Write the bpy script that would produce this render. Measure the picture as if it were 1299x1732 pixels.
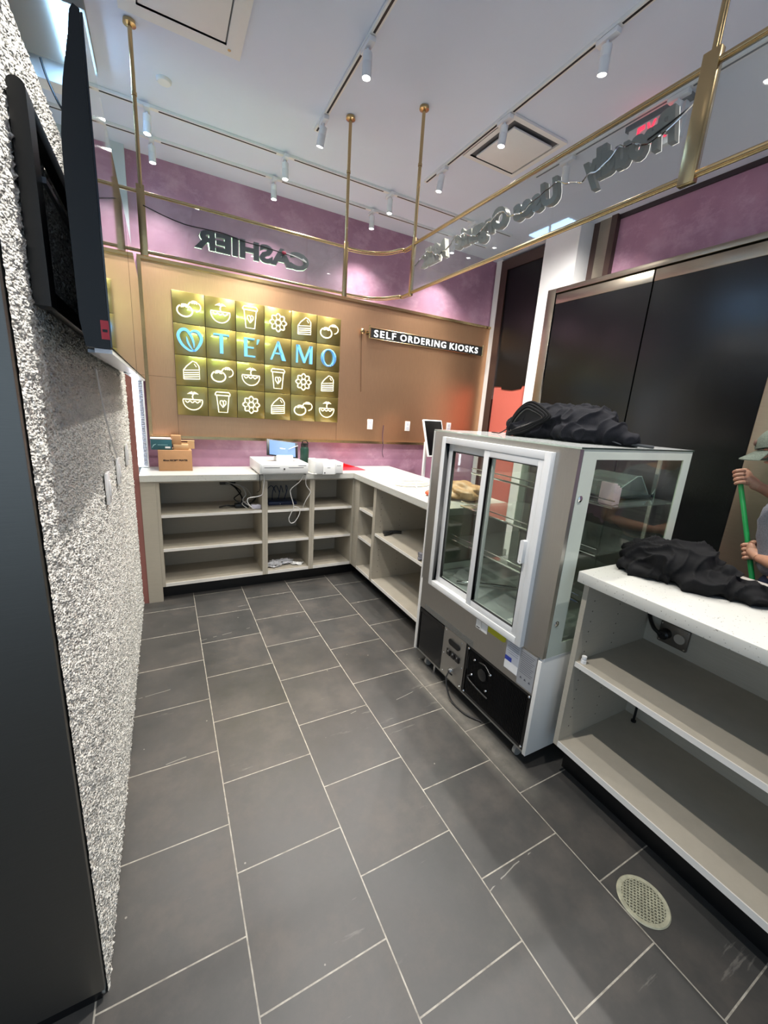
import bpy, bmesh, math, random
from mathutils import Vector, Matrix, noise
random.seed(7)
for _o in list(bpy.data.objects): bpy.data.objects.remove(_o)
SC = bpy.context.scene; COL = SC.collection
PI = math.pi
H = 1.43
# ---------------------------------------------------------------- camera
RM = [[0.8826463733, -0.4653110047, 0.0664909662], [-0.0560511855, -0.2446450815, -0.9679912441], [0.4666836662, 0.8506670636, -0.2420163273]]
cam = bpy.data.objects.new('camera', bpy.data.cameras.new('camera')); COL.objects.link(cam)
cam.data.sensor_fit = 'VERTICAL'; cam.data.sensor_height = 36; cam.data.lens = 684.4 * 36 / 1732
cam.data.clip_start = 0.02
X_, Y_, Z_ = Vector(RM[0]), -Vector(RM[1]), -Vector(RM[2])
cam.matrix_world = Matrix(((X_.x, Y_.x, Z_.x, 0), (X_.y, Y_.y, Z_.y, 0), (X_.z, Y_.z, Z_.z, H), (0, 0, 0, 1)))
SC.camera = cam
# ---------------------------------------------------------------- world, exposure
W = bpy.data.worlds.new('world'); SC.world = W; W.use_nodes = True
_bg = W.node_tree.nodes['Background']; _bg.inputs[0].default_value = (0.62, 0.80, 1.0, 1); _bg.inputs[1].default_value = 0.62
SC.view_settings.view_transform = 'Standard'; SC.view_settings.look = 'None'; SC.view_settings.gamma = 1
SC.view_settings.exposure = 0.55; SC.view_settings.use_curve_mapping = False
SPOT_W = 40.0        # each ceiling track head
SPOT_COL = (1.0, 0.96, 0.92)
LED_COL = (0.55, 0.82, 1.0)
# ---------------------------------------------------------------- helpers: colour and materials
def lin(r, g, b):
    f = lambda c: (c / 255) / 12.92 if c / 255 <= 0.04045 else ((c / 255 + 0.055) / 1.055) ** 2.4
    return (f(r), f(g), f(b), 1)
class NT:
    def __init__(s, name):
        s.m = bpy.data.materials.new(name); s.m.use_nodes = True; s.t = s.m.node_tree; s.n = s.t.nodes; s.l = s.t.links
        s.b = s.n['Principled BSDF']; s.tc = s.n.new('ShaderNodeTexCoord')
    def new(s, k, **kw):
        x = s.n.new(k)
        for a, v in kw.items(): setattr(x, a, v)
        return x
    def link(s, a, b): s.l.new(a, b)
    def noise(s, scale, detail=4, rough=0.6, vec=None, stretch=None):
        x = s.new('ShaderNodeTexNoise'); x.inputs['Scale'].default_value = scale; x.inputs['Detail'].default_value = detail; x.inputs['Roughness'].default_value = rough
        v = vec or s.tc.outputs['Object']
        if stretch:
            mp = s.new('ShaderNodeMapping'); mp.inputs['Scale'].default_value = stretch; s.link(v, mp.inputs[0]); v = mp.outputs[0]
        s.link(v, x.inputs['Vector']); return x.outputs['Fac']
    def ramp(s, fac, stops):
        r = s.new('ShaderNodeValToRGB'); e = r.color_ramp.elements
        while len(e) < len(stops): e.new(0.5)
        for k, (p, c) in enumerate(stops): e[k].position = p; e[k].color = c
        s.link(fac, r.inputs[0]); return r.outputs[0]
    def mix(s, fac, a, b):
        x = s.new('ShaderNodeMix', data_type='RGBA')
        for i, v in ((0, fac), (6, a), (7, b)):
            if isinstance(v, (tuple, float, int)): x.inputs[i].default_value = v
            else: s.link(v, x.inputs[i])
        return x.outputs[2]
    def math(s, op, a, b=0.0, c=None):
        x = s.new('ShaderNodeMath', operation=op)
        for i, v in enumerate((a, b) if c is None else (a, b, c)):
            if isinstance(v, (float, int)): x.inputs[i].default_value = v
            else: s.link(v, x.inputs[i])
        return x.outputs[0]
    def bump(s, h, strength=0.3, dist=0.002):
        x = s.new('ShaderNodeBump'); x.inputs['Strength'].default_value = strength; x.inputs['Distance'].default_value = dist
        s.link(h, x.inputs['Height']); s.link(x.outputs[0], s.b.inputs['Normal'])
    def color(s, v):
        if isinstance(v, tuple): s.b.inputs['Base Color'].default_value = v
        else: s.link(v, s.b.inputs['Base Color'])
def M(name, rgb, rough=0.5, metal=0.0, emit=0.0, var=0.0, vs=6.0, bump=0.0, bs=60.0, coat=0.0, ecol=None, stretch=None, spec=None):
    t = NT(name); c = lin(*rgb)
    if var > 0:
        f = t.noise(vs, 5, 0.6, stretch=stretch)
        lo = tuple(max(0, x * (1 - var)) for x in c[:3]) + (1,); hi = tuple(min(1, x * (1 + var)) for x in c[:3]) + (1,)
        t.color(t.ramp(f, [(0.3, lo), (0.7, hi)]))
    else: t.color(c)
    t.b.inputs['Roughness'].default_value = rough; t.b.inputs['Metallic'].default_value = metal
    if spec is not None: t.b.inputs['Specular IOR Level'].default_value = spec
    if coat: t.b.inputs['Coat Weight'].default_value = coat; t.b.inputs['Coat Roughness'].default_value = 0.05
    if emit: t.b.inputs['Emission Color'].default_value = lin(*(ecol or rgb)); t.b.inputs['Emission Strength'].default_value = emit
    if bump: t.bump(t.noise(bs, 4, 0.6, stretch=stretch), bump)
    return t.m
def glass(name, tint=(240, 245, 242), refl=1.0, rough=0.0, haze=0.0):
    t = NT(name); n = t.n; n.remove(t.b)
    tr = t.new('ShaderNodeBsdfTransparent'); tr.inputs[0].default_value = lin(*tint)
    gl = t.new('ShaderNodeBsdfGlossy'); gl.inputs['Roughness'].default_value = rough; gl.inputs[0].default_value = (1, 1, 1, 1)
    lw = t.new('ShaderNodeLayerWeight'); lw.inputs[0].default_value = 0.5
    fac = t.math('MINIMUM', t.math('MULTIPLY', t.math('ADD', t.math('MULTIPLY', t.math('POWER', lw.outputs['Facing'], 4.0), 0.9), 0.035), refl), 1.0)
    mx = t.new('ShaderNodeMixShader'); t.link(fac, mx.inputs[0]); t.link(tr.outputs[0], mx.inputs[1]); t.link(gl.outputs[0], mx.inputs[2])
    out = mx
    if haze:
        df = t.new('ShaderNodeBsdfDiffuse'); df.inputs[0].default_value = (0.8, 0.82, 0.8, 1)
        m2 = t.new('ShaderNodeMixShader'); m2.inputs[0].default_value = haze; t.link(mx.outputs[0], m2.inputs[1]); t.link(df.outputs[0], m2.inputs[2]); out = m2
    t.link(out.outputs[0], n['Material Output'].inputs[0]); return t.m
# ---------------------------------------------------------------- helpers: geometry
def orth(d):
    d = Vector(d).normalized(); a = Vector((0, 0, 1)) if abs(d.z) < 0.9 else Vector((1, 0, 0))
    u = d.cross(a).normalized(); return u, d.cross(u).normalized()
class MB:
    def __init__(s): s.v = []; s.f = []
    def add(s, vs, fs):
        o = len(s.v); s.v += [Vector(v) for v in vs]; s.f += [tuple(i + o for i in f) for f in fs]; return s
    def box(s, x0, x1, y0, y1, z0, z1, bev=0.0):
        if bev > 0:
            bm = bmesh.new(); bmesh.ops.create_cube(bm, size=1)
            for v in bm.verts: v.co = Vector(((x0 + x1) / 2 + v.co.x * (x1 - x0), (y0 + y1) / 2 + v.co.y * (y1 - y0), (z0 + z1) / 2 + v.co.z * (z1 - z0)))
            bmesh.ops.bevel(bm, geom=bm.edges[:], offset=bev, segments=2, affect='EDGES', profile=0.5)
            bm.verts.index_update(); s.add([v.co.copy() for v in bm.verts], [[v.index for v in f.verts] for f in bm.faces]); bm.free(); return s
        p = [(x, y, z) for x in (x0, x1) for y in (y0, y1) for z in (z0, z1)]
        return s.add(p, [(0, 1, 3, 2), (4, 6, 7, 5), (0, 4, 5, 1), (2, 3, 7, 6), (0, 2, 6, 4), (1, 5, 7, 3)])
    def tube(s, pts, r, n=10, cap=True, closed=False):
        pts = [Vector(p) for p in pts]; m = len(pts); rr = r if isinstance(r, (list, tuple)) else [r] * m
        vs = []; fs = []; u = None
        for i, p in enumerate(pts):
            a = pts[(i - 1) % m] if (i > 0 or closed) else p; b = pts[(i + 1) % m] if (i < m - 1 or closed) else p
            d = (b - a)
            if d.length < 1e-9: d = Vector((0, 0, 1))
            d.normalize()
            if u is None: u, w = orth(d)
            u = (u - d * u.dot(d))
            if u.length < 1e-6: u, w = orth(d)
            u.normalize(); w = d.cross(u)
            for k in range(n):
                t = 2 * PI * k / n; vs.append(p + (u * math.cos(t) + w * math.sin(t)) * rr[i])
        seg = m if closed else m - 1
        for i in range(seg):
            j = (i + 1) % m
            for k in range(n):
                fs.append((i * n + k, i * n + (k + 1) % n, j * n + (k + 1) % n, j * n + k))
        if cap and not closed: fs.append(tuple(range(n))[::-1]); fs.append(tuple((m - 1) * n + k for k in range(n)))
        return s.add(vs, fs)
    def cyl(s, p0, p1, r, n=20, r2=None): return s.tube([p0, p1], [r, r if r2 is None else r2], n)
    def lathe(s, prof, c=(0, 0, 0), n=28, axis=(0, 0, 1)):
        u, w = orth(axis); a = Vector(axis).normalized(); c = Vector(c); vs = []; fs = []
        for (r, z) in prof:
            for k in range(n):
                t = 2 * PI * k / n; vs.append(c + a * z + (u * math.cos(t) + w * math.sin(t)) * max(r, 1e-4))
        m = len(prof)
        for i in range(m - 1):
            for k in range(n): fs.append((i * n + k, i * n + (k + 1) % n, (i + 1) * n + (k + 1) % n, (i + 1) * n + k))
        fs.append(tuple(range(n))[::-1]); fs.append(tuple((m - 1) * n + k for k in range(n)))
        return s.add(vs, fs)
    def prism(s, poly, o, u, v, w):          # polygon (a,b) on o + a*u + b*v, extruded along the vector w
        o, u, v, w = Vector(o), Vector(u), Vector(v), Vector(w); n = len(poly)
        a = [o + u * p[0] + v * p[1] for p in poly]; b = [p + w for p in a]
        return s.add(a + b, [tuple(range(n))[::-1], tuple(range(n, 2 * n))] + [(i, (i + 1) % n, (i + 1) % n + n, i + n) for i in range(n)])
    def ribbon(s, pts, wd, o, u, v, w, closed=False):   # flat stroke of given widths, extruded along w
        o, u, v, w = Vector(o), Vector(u), Vector(v), Vector(w); m = len(pts); ws = wd if isinstance(wd, (list, tuple)) else [wd] * m
        L = []; R = []
        for i in range(m):
            a = Vector(pts[(i - 1) % m]) if (i > 0 or closed) else Vector(pts[i]); b = Vector(pts[(i + 1) % m]) if (i < m - 1 or closed) else Vector(pts[i])
            d = (b - a)
            d = d.normalized() if d.length > 1e-9 else Vector((1, 0))
            nn = Vector((-d.y, d.x)) * ws[i] / 2; p = Vector(pts[i]); L.append(p + nn); R.append(p - nn)
        q = [o + u * p.x + v * p.y for p in L] + [o + u * p.x + v * p.y for p in R]; q2 = [x + w for x in q]; fs = []
        for i in range(m if closed else m - 1):
            j = (i + 1) % m
            fs += [(i, j, m + j, m + i), (2 * m + i, 3 * m + i, 3 * m + j, 2 * m + j), (i, 2 * m + i, 2 * m + j, j), (m + i, m + j, 3 * m + j, 3 * m + i)]
        if not closed: fs += [(0, m, 3 * m, 2 * m), (m - 1, 3 * m - 1, 4 * m - 1, 2 * m - 1)]
        return s.add(q + q2, fs)
    def grid(s, fn, nu, nv):
        vs = [fn(i / nu, j / nv) for j in range(nv + 1) for i in range(nu + 1)]
        return s.add(vs, [(j * (nu + 1) + i, j * (nu + 1) + i + 1, (j + 1) * (nu + 1) + i + 1, (j + 1) * (nu + 1) + i) for j in range(nv) for i in range(nu)])
    def ball(s, c, r, n=12, m=8):
        r = r if isinstance(r, (tuple, list)) else (r, r, r)
        vs = []; fs = []
        for j in range(m + 1):
            a = PI * j / m
            for k in range(n):
                t = 2 * PI * k / n; vs.append((c[0] + r[0] * math.sin(a) * math.cos(t), c[1] + r[1] * math.sin(a) * math.sin(t), c[2] + r[2] * math.cos(a)))
        for j in range(m):
            for k in range(n): fs.append((j * n + k, (j + 1) * n + k, (j + 1) * n + (k + 1) % n, j * n + (k + 1) % n))
        return s.add(vs, fs)
    def xf(s, mat): s.v = [mat @ v for v in s.v]; return s
WL = {}
def obj(name, mb, mat, parent=None, smooth=None):
    me = bpy.data.meshes.new(name); off = WL.get(parent.name, Vector((0, 0, 0))) if parent else Vector((0, 0, 0))
    me.from_pydata([v - off for v in mb.v], [], mb.f); me.update()
    bm = bmesh.new(); bm.from_mesh(me); bmesh.ops.remove_doubles(bm, verts=bm.verts, dist=1e-6); bmesh.ops.recalc_face_normals(bm, faces=bm.faces)
    ang = math.radians(38)
    for e in bm.edges: e.smooth = not (len(e.link_faces) == 2 and e.calc_face_angle(0) > ang)
    for f in bm.faces: f.smooth = True
    bm.to_mesh(me); bm.free()
    me.materials.append(mat); o = bpy.data.objects.new(name, me); COL.objects.link(o)
    if parent: o.parent = parent; WL[o.name] = off
    return o
def tag(o, label=None, cat=None, group=None, kind=None):
    if label: o['label'] = label
    if cat: o['category'] = cat
    if group: o['group'] = group
    if kind: o['kind'] = kind
    return o
def thing(name, label, cat, loc=(0, 0, 0), group=None):
    o = bpy.data.objects.new(name, None); COL.objects.link(o); o.location = loc; o.empty_display_size = 0.05; WL[o.name] = Vector(loc)
    return tag(o, label, cat, group)
def struct(name, mb, mat, parent=None, label=None):
    o = obj(name, mb, mat, parent)
    if not parent: o['kind'] = 'structure'
    if label: o['label'] = label
    return o
def copy_tree(o, parent=None):
    c = o.copy(); COL.objects.link(c)
    if parent: c.parent = parent
    for ch in [x for x in SC.objects if x.parent == o]: copy_tree(ch, c)
    return c
def spline(pts, n=8, closed=False):
    P = [Vector(p) for p in pts]; out = []; m = len(P)
    for i in range(m if closed else m - 1):
        if closed: p0, p1, p2, p3 = P[(i - 1) % m], P[i], P[(i + 1) % m], P[(i + 2) % m]
        else: p0, p1, p2, p3 = P[max(i - 1, 0)], P[i], P[i + 1], P[min(i + 2, m - 1)]
        for k in range(n):
            t = k / n; out.append(0.5 * ((2 * p1) + (p2 - p0) * t + (2 * p0 - 5 * p1 + 4 * p2 - p3) * t * t + (3 * p1 - p0 - 3 * p2 + p3) * t ** 3))
    if not closed: out.append(P[-1])
    return out
def text_mb(body, w, h, depth, o, u, v, n, bold=0.02, shear=0.0, gap=1.0):   # lettering fitted into w x h, on o (its lower left corner), along u and up v, thick along n
    c = bpy.data.curves.new('lettering', 'FONT'); c.body = body; c.size = 1; c.extrude = 0.5; c.offset = bold; c.space_character = gap; c.shear = shear; c.resolution_u = 3
    t = bpy.data.objects.new('lettering', c); COL.objects.link(t); dg = bpy.context.evaluated_depsgraph_get()
    me = bpy.data.meshes.new_from_object(t.evaluated_get(dg)); vs = [x.co.copy() for x in me.vertices]; fs = [tuple(p.vertices) for p in me.polygons]
    bpy.data.objects.remove(t); bpy.data.curves.remove(c); bpy.data.meshes.remove(me)
    x0 = min(a.x for a in vs); x1 = max(a.x for a in vs); y0 = min(a.y for a in vs); y1 = max(a.y for a in vs)
    o, u, v, n = Vector(o), Vector(u), Vector(v), Vector(n)
    return MB().add([o + u * ((a.x - x0) / (x1 - x0) * w) + v * ((a.y - y0) / (y1 - y0) * h) + n * ((a.z + 0.5) * depth) for a in vs], fs)
EX, EY, EZ = Vector((1, 0, 0)), Vector((0, 1, 0)), Vector((0, 0, 1))
# ---------------------------------------------------------------- materials
def mat_floor():
    t = NT('slate_tile'); sx = t.new('ShaderNodeSeparateXYZ'); t.link(t.tc.outputs['Object'], sx.inputs[0])
    u = t.math('DIVIDE', t.math('SUBTRACT', sx.outputs[0], 0.1215), 0.3465); col = t.math('FLOOR', u); fu = t.math('FRACT', u)
    par = t.math('MODULO', t.math('ADD', col, 100.0), 2.0)
    v = t.math('SUBTRACT', t.math('DIVIDE', t.math('SUBTRACT', sx.outputs[1], 1.0125), 0.3435), t.math('MULTIPLY', par, 0.5))
    row = t.math('FLOOR', v); fv = t.math('FRACT', v)
    eu = t.math('MINIMUM', fu, t.math('SUBTRACT', 1.0, fu)); ev = t.math('MINIMUM', fv, t.math('SUBTRACT', 1.0, fv)); e = t.math('MINIMUM', eu, ev)
    g = t.math('LESS_THAN', e, 0.0058)
    cmb = t.new('ShaderNodeCombineXYZ'); t.link(col, cmb.inputs[0]); t.link(row, cmb.inputs[1])
    wn = t.new('ShaderNodeTexWhiteNoise'); t.link(cmb.outputs[0], wn.inputs[0])
    off = t.new('ShaderNodeVectorMath', operation='MULTIPLY_ADD'); t.link(wn.outputs['Color'], off.inputs[0]); off.inputs[1].default_value = (9, 9, 9); t.link(t.tc.outputs['Object'], off.inputs[2])
    cloud = t.noise(3.6, 8, 0.68, off.outputs[0]); fine = t.noise(46, 5, 0.75, off.outputs[0])
    base = t.ramp(cloud, [(0.28, lin(54, 55, 53)), (0.5, lin(70, 68, 65)), (0.74, lin(94, 87, 80))])
    base = t.mix(t.math('MULTIPLY', fine, 0.35), base, lin(62, 61, 58))
    base = t.mix(t.math('MULTIPLY', wn.outputs['Value'], 0.22), base, lin(60, 62, 62))
    streak = t.noise(2.6, 7, 0.72, off.outputs[0], (1.0, 7.5, 1.0)); st = t.ramp(streak, [(0.645, (0, 0, 0, 1)), (0.70, (0.42, 0.42, 0.42, 1))])
    base = t.mix(st, base, lin(132, 128, 120))
    # pale mineral veins that run along the tile
    dn = t.noise(2.0, 5, 0.55, off.outputs[0])
    vv = t.math('ADD', t.math('ADD', t.math('MULTIPLY', sx.outputs[1], 1.9), t.math('MULTIPLY', sx.outputs[0], -0.28)), t.math('MULTIPLY', dn, 0.10))
    vv = t.math('FRACT', t.math('ADD', vv, t.math('MULTIPLY', wn.outputs['Value'], 3.0)))
    ln = t.math('LESS_THAN', t.math('ABSOLUTE', t.math('SUBTRACT', vv, 0.5)), 0.0030)
    gate = t.math('GREATER_THAN', t.noise(5.5, 3, 0.6, off.outputs[0]), 0.56)
    sel = t.math('GREATER_THAN', wn.outputs['Value'], 0.55)
    base = t.mix(t.math('MULTIPLY', t.math('MULTIPLY', t.math('MULTIPLY', ln, gate), sel), 0.6), base, lin(165, 162, 152))
    vo = t.new('ShaderNodeTexVoronoi'); vo.inputs['Scale'].default_value = 9; t.link(t.tc.outputs['Object'], vo.inputs['Vector'])
    spk = t.math('LESS_THAN', vo.outputs['Distance'], 0.028); base = t.mix(t.math('MULTIPLY', spk, 0.6), base, lin(170, 165, 155))
    # dusty, lighter film along the foot of the display fridge
    dx = t.math('SUBTRACT', 1.0, t.math('MINIMUM', t.math('DIVIDE', t.math('ABSOLUTE', t.math('SUBTRACT', sx.outputs[0], 1.20)), 0.085), 1.0))
    dy = t.math('SUBTRACT', 1.0, t.math('MINIMUM', t.math('POWER', t.math('DIVIDE', t.math('ABSOLUTE', t.math('SUBTRACT', sx.outputs[1], 1.30)), 0.55), 4.0), 1.0))
    dust = t.math('MULTIPLY', t.math('MULTIPLY', t.math('MULTIPLY', dx, dy), t.noise(14, 5, 0.7)), 0.7); base = t.mix(dust, base, lin(176, 170, 156))
    grout = t.ramp(t.noise(24, 4, 0.7), [(0.3, lin(120, 115, 104)), (0.7, lin(186, 180, 166))])
    t.color(t.mix(g, base, grout)); rr = t.ramp(cloud, [(0.3, (0.34,) * 3 + (1,)), (0.8, (0.5,) * 3 + (1,))]); t.link(rr, t.b.inputs['Roughness'])
    hb = t.math('ADD', t.math('MULTIPLY', fine, 0.35), t.math('MULTIPLY', t.math('SUBTRACT', 1.0, g), 1.0)); t.bump(hb, 0.35, 0.002); return t.m
def mat_purple(name, a, b, c):
    t = NT(name); w = t.noise(2.6, 6, 0.6); n2 = t.noise(9, 6, 0.7)
    mp = t.new('ShaderNodeMapping'); t.link(t.tc.outputs['Object'], mp.inputs[0]); mp.inputs['Scale'].default_value = (1.0, 1.0, 1.3)
    n3 = t.noise(5, 6, 0.75, mp.outputs[0])
    base = t.ramp(w, [(0.3, lin(*a)), (0.55, lin(*b)), (0.75, lin(*c))])
    base = t.mix(t.ramp(n3, [(0.5, (0, 0, 0, 1)), (0.72, (0.75, 0.75, 0.75, 1))]), base, lin(*c))
    t.color(base); t.b.inputs['Roughness'].default_value = 0.62; t.bump(n2, 0.25, 0.003); return t.m
def mat_quartz():
    t = NT('speckled_quartz'); vo = t.new('ShaderNodeTexVoronoi'); vo.inputs['Scale'].default_value = 130; t.link(t.tc.outputs['Object'], vo.inputs['Vector'])
    s1 = t.math('LESS_THAN', vo.outputs['Distance'], 0.22); sel = t.noise(60, 2, 0.5)
    k = t.math('MULTIPLY', s1, t.math('GREATER_THAN', sel, 0.56))
    c = t.mix(t.math('MULTIPLY', k, 0.75), lin(198, 197, 189), lin(112, 108, 96)); t.color(c); t.b.inputs['Roughness'].default_value = 0.22; return t.m
def mat_brushed(name, rgb, rough=0.34, stretch=(1, 1, 60), var=0.12, aniso=0.0):
    t = NT(name); f = t.noise(14, 4, 0.6, stretch=stretch); c = lin(*rgb)
    t.color(t.ramp(f, [(0.3, tuple(x * (1 - var) for x in c[:3]) + (1,)), (0.7, tuple(min(1, x * (1 + var)) for x in c[:3]) + (1,))]))
    t.b.inputs['Metallic'].default_value = 1; t.b.inputs['Roughness'].default_value = rough
    if aniso: t.b.inputs['Anisotropic'].default_value = aniso
    t.bump(f, 0.08, 0.001); return t.m
def mat_cloth(name, rgb, sc=500):
    t = NT(name); f = t.noise(sc, 2, 0.5); c = lin(*rgb); t.color(t.ramp(f, [(0.3, tuple(x * 0.7 for x in c[:3]) + (1,)), (0.7, tuple(x * 1.25 for x in c[:3]) + (1,))]))
    t.b.inputs['Roughness'].default_value = 0.85; t.b.inputs['Specular IOR Level'].default_value = 0.25; t.bump(f, 0.25, 0.0008); return t.m
m_floor = mat_floor()
m_purple = mat_purple('mauve_plaster', (156, 112, 136), (174, 130, 152), (202, 164, 184))
m_ceil = M('ceiling_paint', (216, 224, 240), 0.85, var=0.03, vs=1.2)
m_white = M('white_paint', (228, 228, 226), 0.6, var=0.02)
m_wpanel = M('white_laminate', (222, 220, 214), 0.35)
m_quartz = mat_quartz()
m_cab = M('greige_laminate', (176, 168, 152), 0.5, var=0.05, vs=5, stretch=(3, 3, 60))
m_cabedge = M('pale_edge_band', (226, 222, 214), 0.42)
m_kick = M('black_plinth', (14, 14, 14), 0.35)
m_bronze = mat_brushed('brushed_bronze', (206, 164, 128), 0.40, (60, 60, 1), 0.07)
m_brass = M('polished_brass', (194, 168, 124), 0.25, 1.0, var=0.06, vs=9)
m_tile = M('mirror_gold_tile', (184, 164, 92), 0.33, 1.0)
m_steel = mat_brushed('brushed_steel', (186, 184, 180), 0.36, (1, 60, 1), 0.06)
m_frame = mat_brushed('brushed_nickel', (168, 158, 142), 0.33, (1, 1, 60), 0.07)
m_chrome = M('chrome', (220, 220, 220), 0.1, 1.0)
m_black = M('black_plastic', (12, 12, 13), 0.35)
m_blackgloss = M('black_screen', (4, 4, 5), 0.03, coat=1.0)
m_tv = M('television_shell', (15, 17, 18), 0.42)
m_dark = M('dark_metal', (40, 40, 40), 0.4)
m_pillar = mat_brushed('dark_steel_cladding', (132, 130, 124), 0.45, (1, 1, 60), 0.05)
m_wplas = M('white_plastic', (226, 226, 224), 0.35)
m_lens = M('lamp_lens', (255, 252, 245), 0.4, emit=28)
m_tile.node_tree.nodes['Principled BSDF'].inputs['Coat Weight'].default_value = 1.0; m_tile.node_tree.nodes['Principled BSDF'].inputs['Coat Roughness'].default_value = 0.05; m_tile.node_tree.nodes['Principled BSDF'].inputs['Coat IOR'].default_value = 1.6
m_slot = M('track_slot', (10, 10, 12), 0.4)
m_ledw = M('led_white', (235, 245, 255), 0.4, emit=7)
m_ledb = M('led_bluish', (190, 225, 255), 0.4, emit=24, ecol=(160, 208, 255))
m_glass = glass('clear_glass')
m_acryl = glass('clear_acrylic', (228, 232, 228), 1.4, 0.03, 0.05)
m_print = M('frosted_green_border', (204, 210, 196), 0.15, var=0.05, vs=3)
m_red = M('coral_paint', (204, 104, 88), 0.6, var=0.05, vs=3)
m_brown = M('dark_brown_frame', (70, 52, 46), 0.35)
m_card = M('brown_cardboard', (176, 132, 92), 0.8, var=0.05, vs=12)
m_card2 = M('pale_cardboard', (190, 154, 112), 0.8, var=0.04, vs=12)
# ================================================================ THE SETTING
struct('floor', MB().box(-3.2, 3.1, -3.0, 3.55, -0.06, 0.0), m_floor)
struct('ceiling', MB().box(-3.2, 3.1, -3.0, 3.55, 2.90, 2.98), m_ceil)
struct('wall_back', MB().box(-3.2, 3.1, 3.437, 3.55, 0, 2.90), m_purple)
struct('wall_right', MB().box(2.97, 3.1, -3.0, 3.437, 0, 2.90), m_purple)
# back-left corner column
struct('wall_corner', MB().box(-0.9, -0.126, 3.39, 3.437, 0, 2.90), M('pale_grey_paint', (196, 202, 204), 0.6))
# stuccoed partition on the left
def stucco():
    mb = MB(); y0, y1, z0, z1 = 0.875, 3.06, 0.0, 2.075; ny, nz = 400, 370; vs = []
    for j in range(nz + 1):
        z = z0 + (z1 - z0) * j / nz
        for i in range(ny + 1):
            y = y0 + (y1 - y0) * i / ny
            a = noise.noise((y * 70, z * 70, 1.7)); b = noise.noise((y * 120, z * 120, 5.1)); c = noise.noise((y * 230, z * 230, 9.0))
            d = max(-0.3, 0.4 * a + 0.75 * b + 0.5 * c); e = min(1, min(y - y0, y1 - y, z1 - z) / 0.01)
            vs.append((-0.2 + 0.0115 * d * max(0.2, e), y, z))
    n = ny + 1
    mb.add(vs, [(j * n + i, j * n + i + 1, (j + 1) * n + i + 1, (j + 1) * n + i) for j in range(nz) for i in range(ny)])
    mb.box(-0.33, -0.2065, y0, y1, z0, z1)
    me = bpy.data.meshes.new('wall_left'); me.from_pydata(mb.v, [], mb.f); me.polygons.foreach_set('use_smooth', [True] * len(me.polygons)); me.update()
    t = NT('popcorn_stucco'); f = t.noise(170, 3, 0.6); t.color(t.ramp(f, [(0.3, lin(222, 220, 210)), (0.7, lin(244, 242, 233))]))
    t.b.inputs['Roughness'].default_value = 0.9; vo = t.new('ShaderNodeTexVoronoi'); vo.inputs['Scale'].default_value = 175; t.link(t.tc.outputs['Object'], vo.inputs['Vector']); t.bump(t.math('ADD', t.math('MULTIPLY', vo.outputs['Distance'], -1.6), t.math('MULTIPLY', f, 0.6)), 0.75, 0.005); me.materials.append(t.m)
    o = bpy.data.objects.new('wall_left', me); COL.objects.link(o); o['kind'] = 'structure'
stucco()
struct('wall_front', MB().box(-1.6, -0.203, 0.86, 1.0, 0.035, 2.90, 0.003), m_pillar)
struct('baseboard_left', MB().box(-1.6, -0.212, 0.868, 0.99, 0, 0.035), m_black)
struct('trim_1', MB().box(-0.2, -0.1655, 3.056, 3.085, 0, 1.9), M('muted_red_edge', (150, 96, 88), 0.6))
struct('trim_2', MB().box(2.935, 2.97, 3.34, 3.42, 0, 2.90), m_white)
struct('shadow_strip', MB().box(2.955, 2.97, -3.0, 2.2, 2.872, 2.90), M('painted_shadow_line', (52, 40, 44), 0.6))  # dark strip stands in for the shadow line under the ceiling
struct('wall_column', MB().box(2.81, 2.97, 2.39, 2.715, 2.461, 2.90).box(2.81, 2.97, 2.607, 2.715, 0, 2.461), m_white)
w = struct('window_1', MB().box(2.925, 2.97, 3.25, 3.335, 0.35, 2.88).box(2.925, 2.97, 2.715, 2.79, 0.35, 2.88).box(2.925, 2.97, 2.79, 3.25, 2.79, 2.88).box(2.925, 2.97, 2.79, 3.25, 0.35, 0.43), m_brown)
_rag = [(3.25, 2.79), (2.79, 2.79), (2.79, 1.735), (2.88, 1.74), (2.885, 1.715), (3.0, 1.70), (3.14, 1.712), (3.145, 1.735), (3.25, 1.74)]
struct('window_cover', MB().prism(_rag, (2.944, 0, 0), EY, EZ, (-0.004, 0, 0)), M('black_sheeting', (9, 9, 10), 0.35), w)
struct('pane', MB().box(2.947, 2.955, 2.79, 3.25, 0.43, 2.79), M('coral_backed_glass', (205, 108, 94), 0.25), w)
struct('trim_4', MB().box(2.93, 2.97, 2.19, 2.235, 2.3, 2.90).box(2.95, 2.97, 2.335, 2.388, 2.3, 2.90), m_brown)
struct('trim_5', MB().box(2.945, 2.97, 2.235, 2.335, 2.3, 2.90), m_frame)
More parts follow.
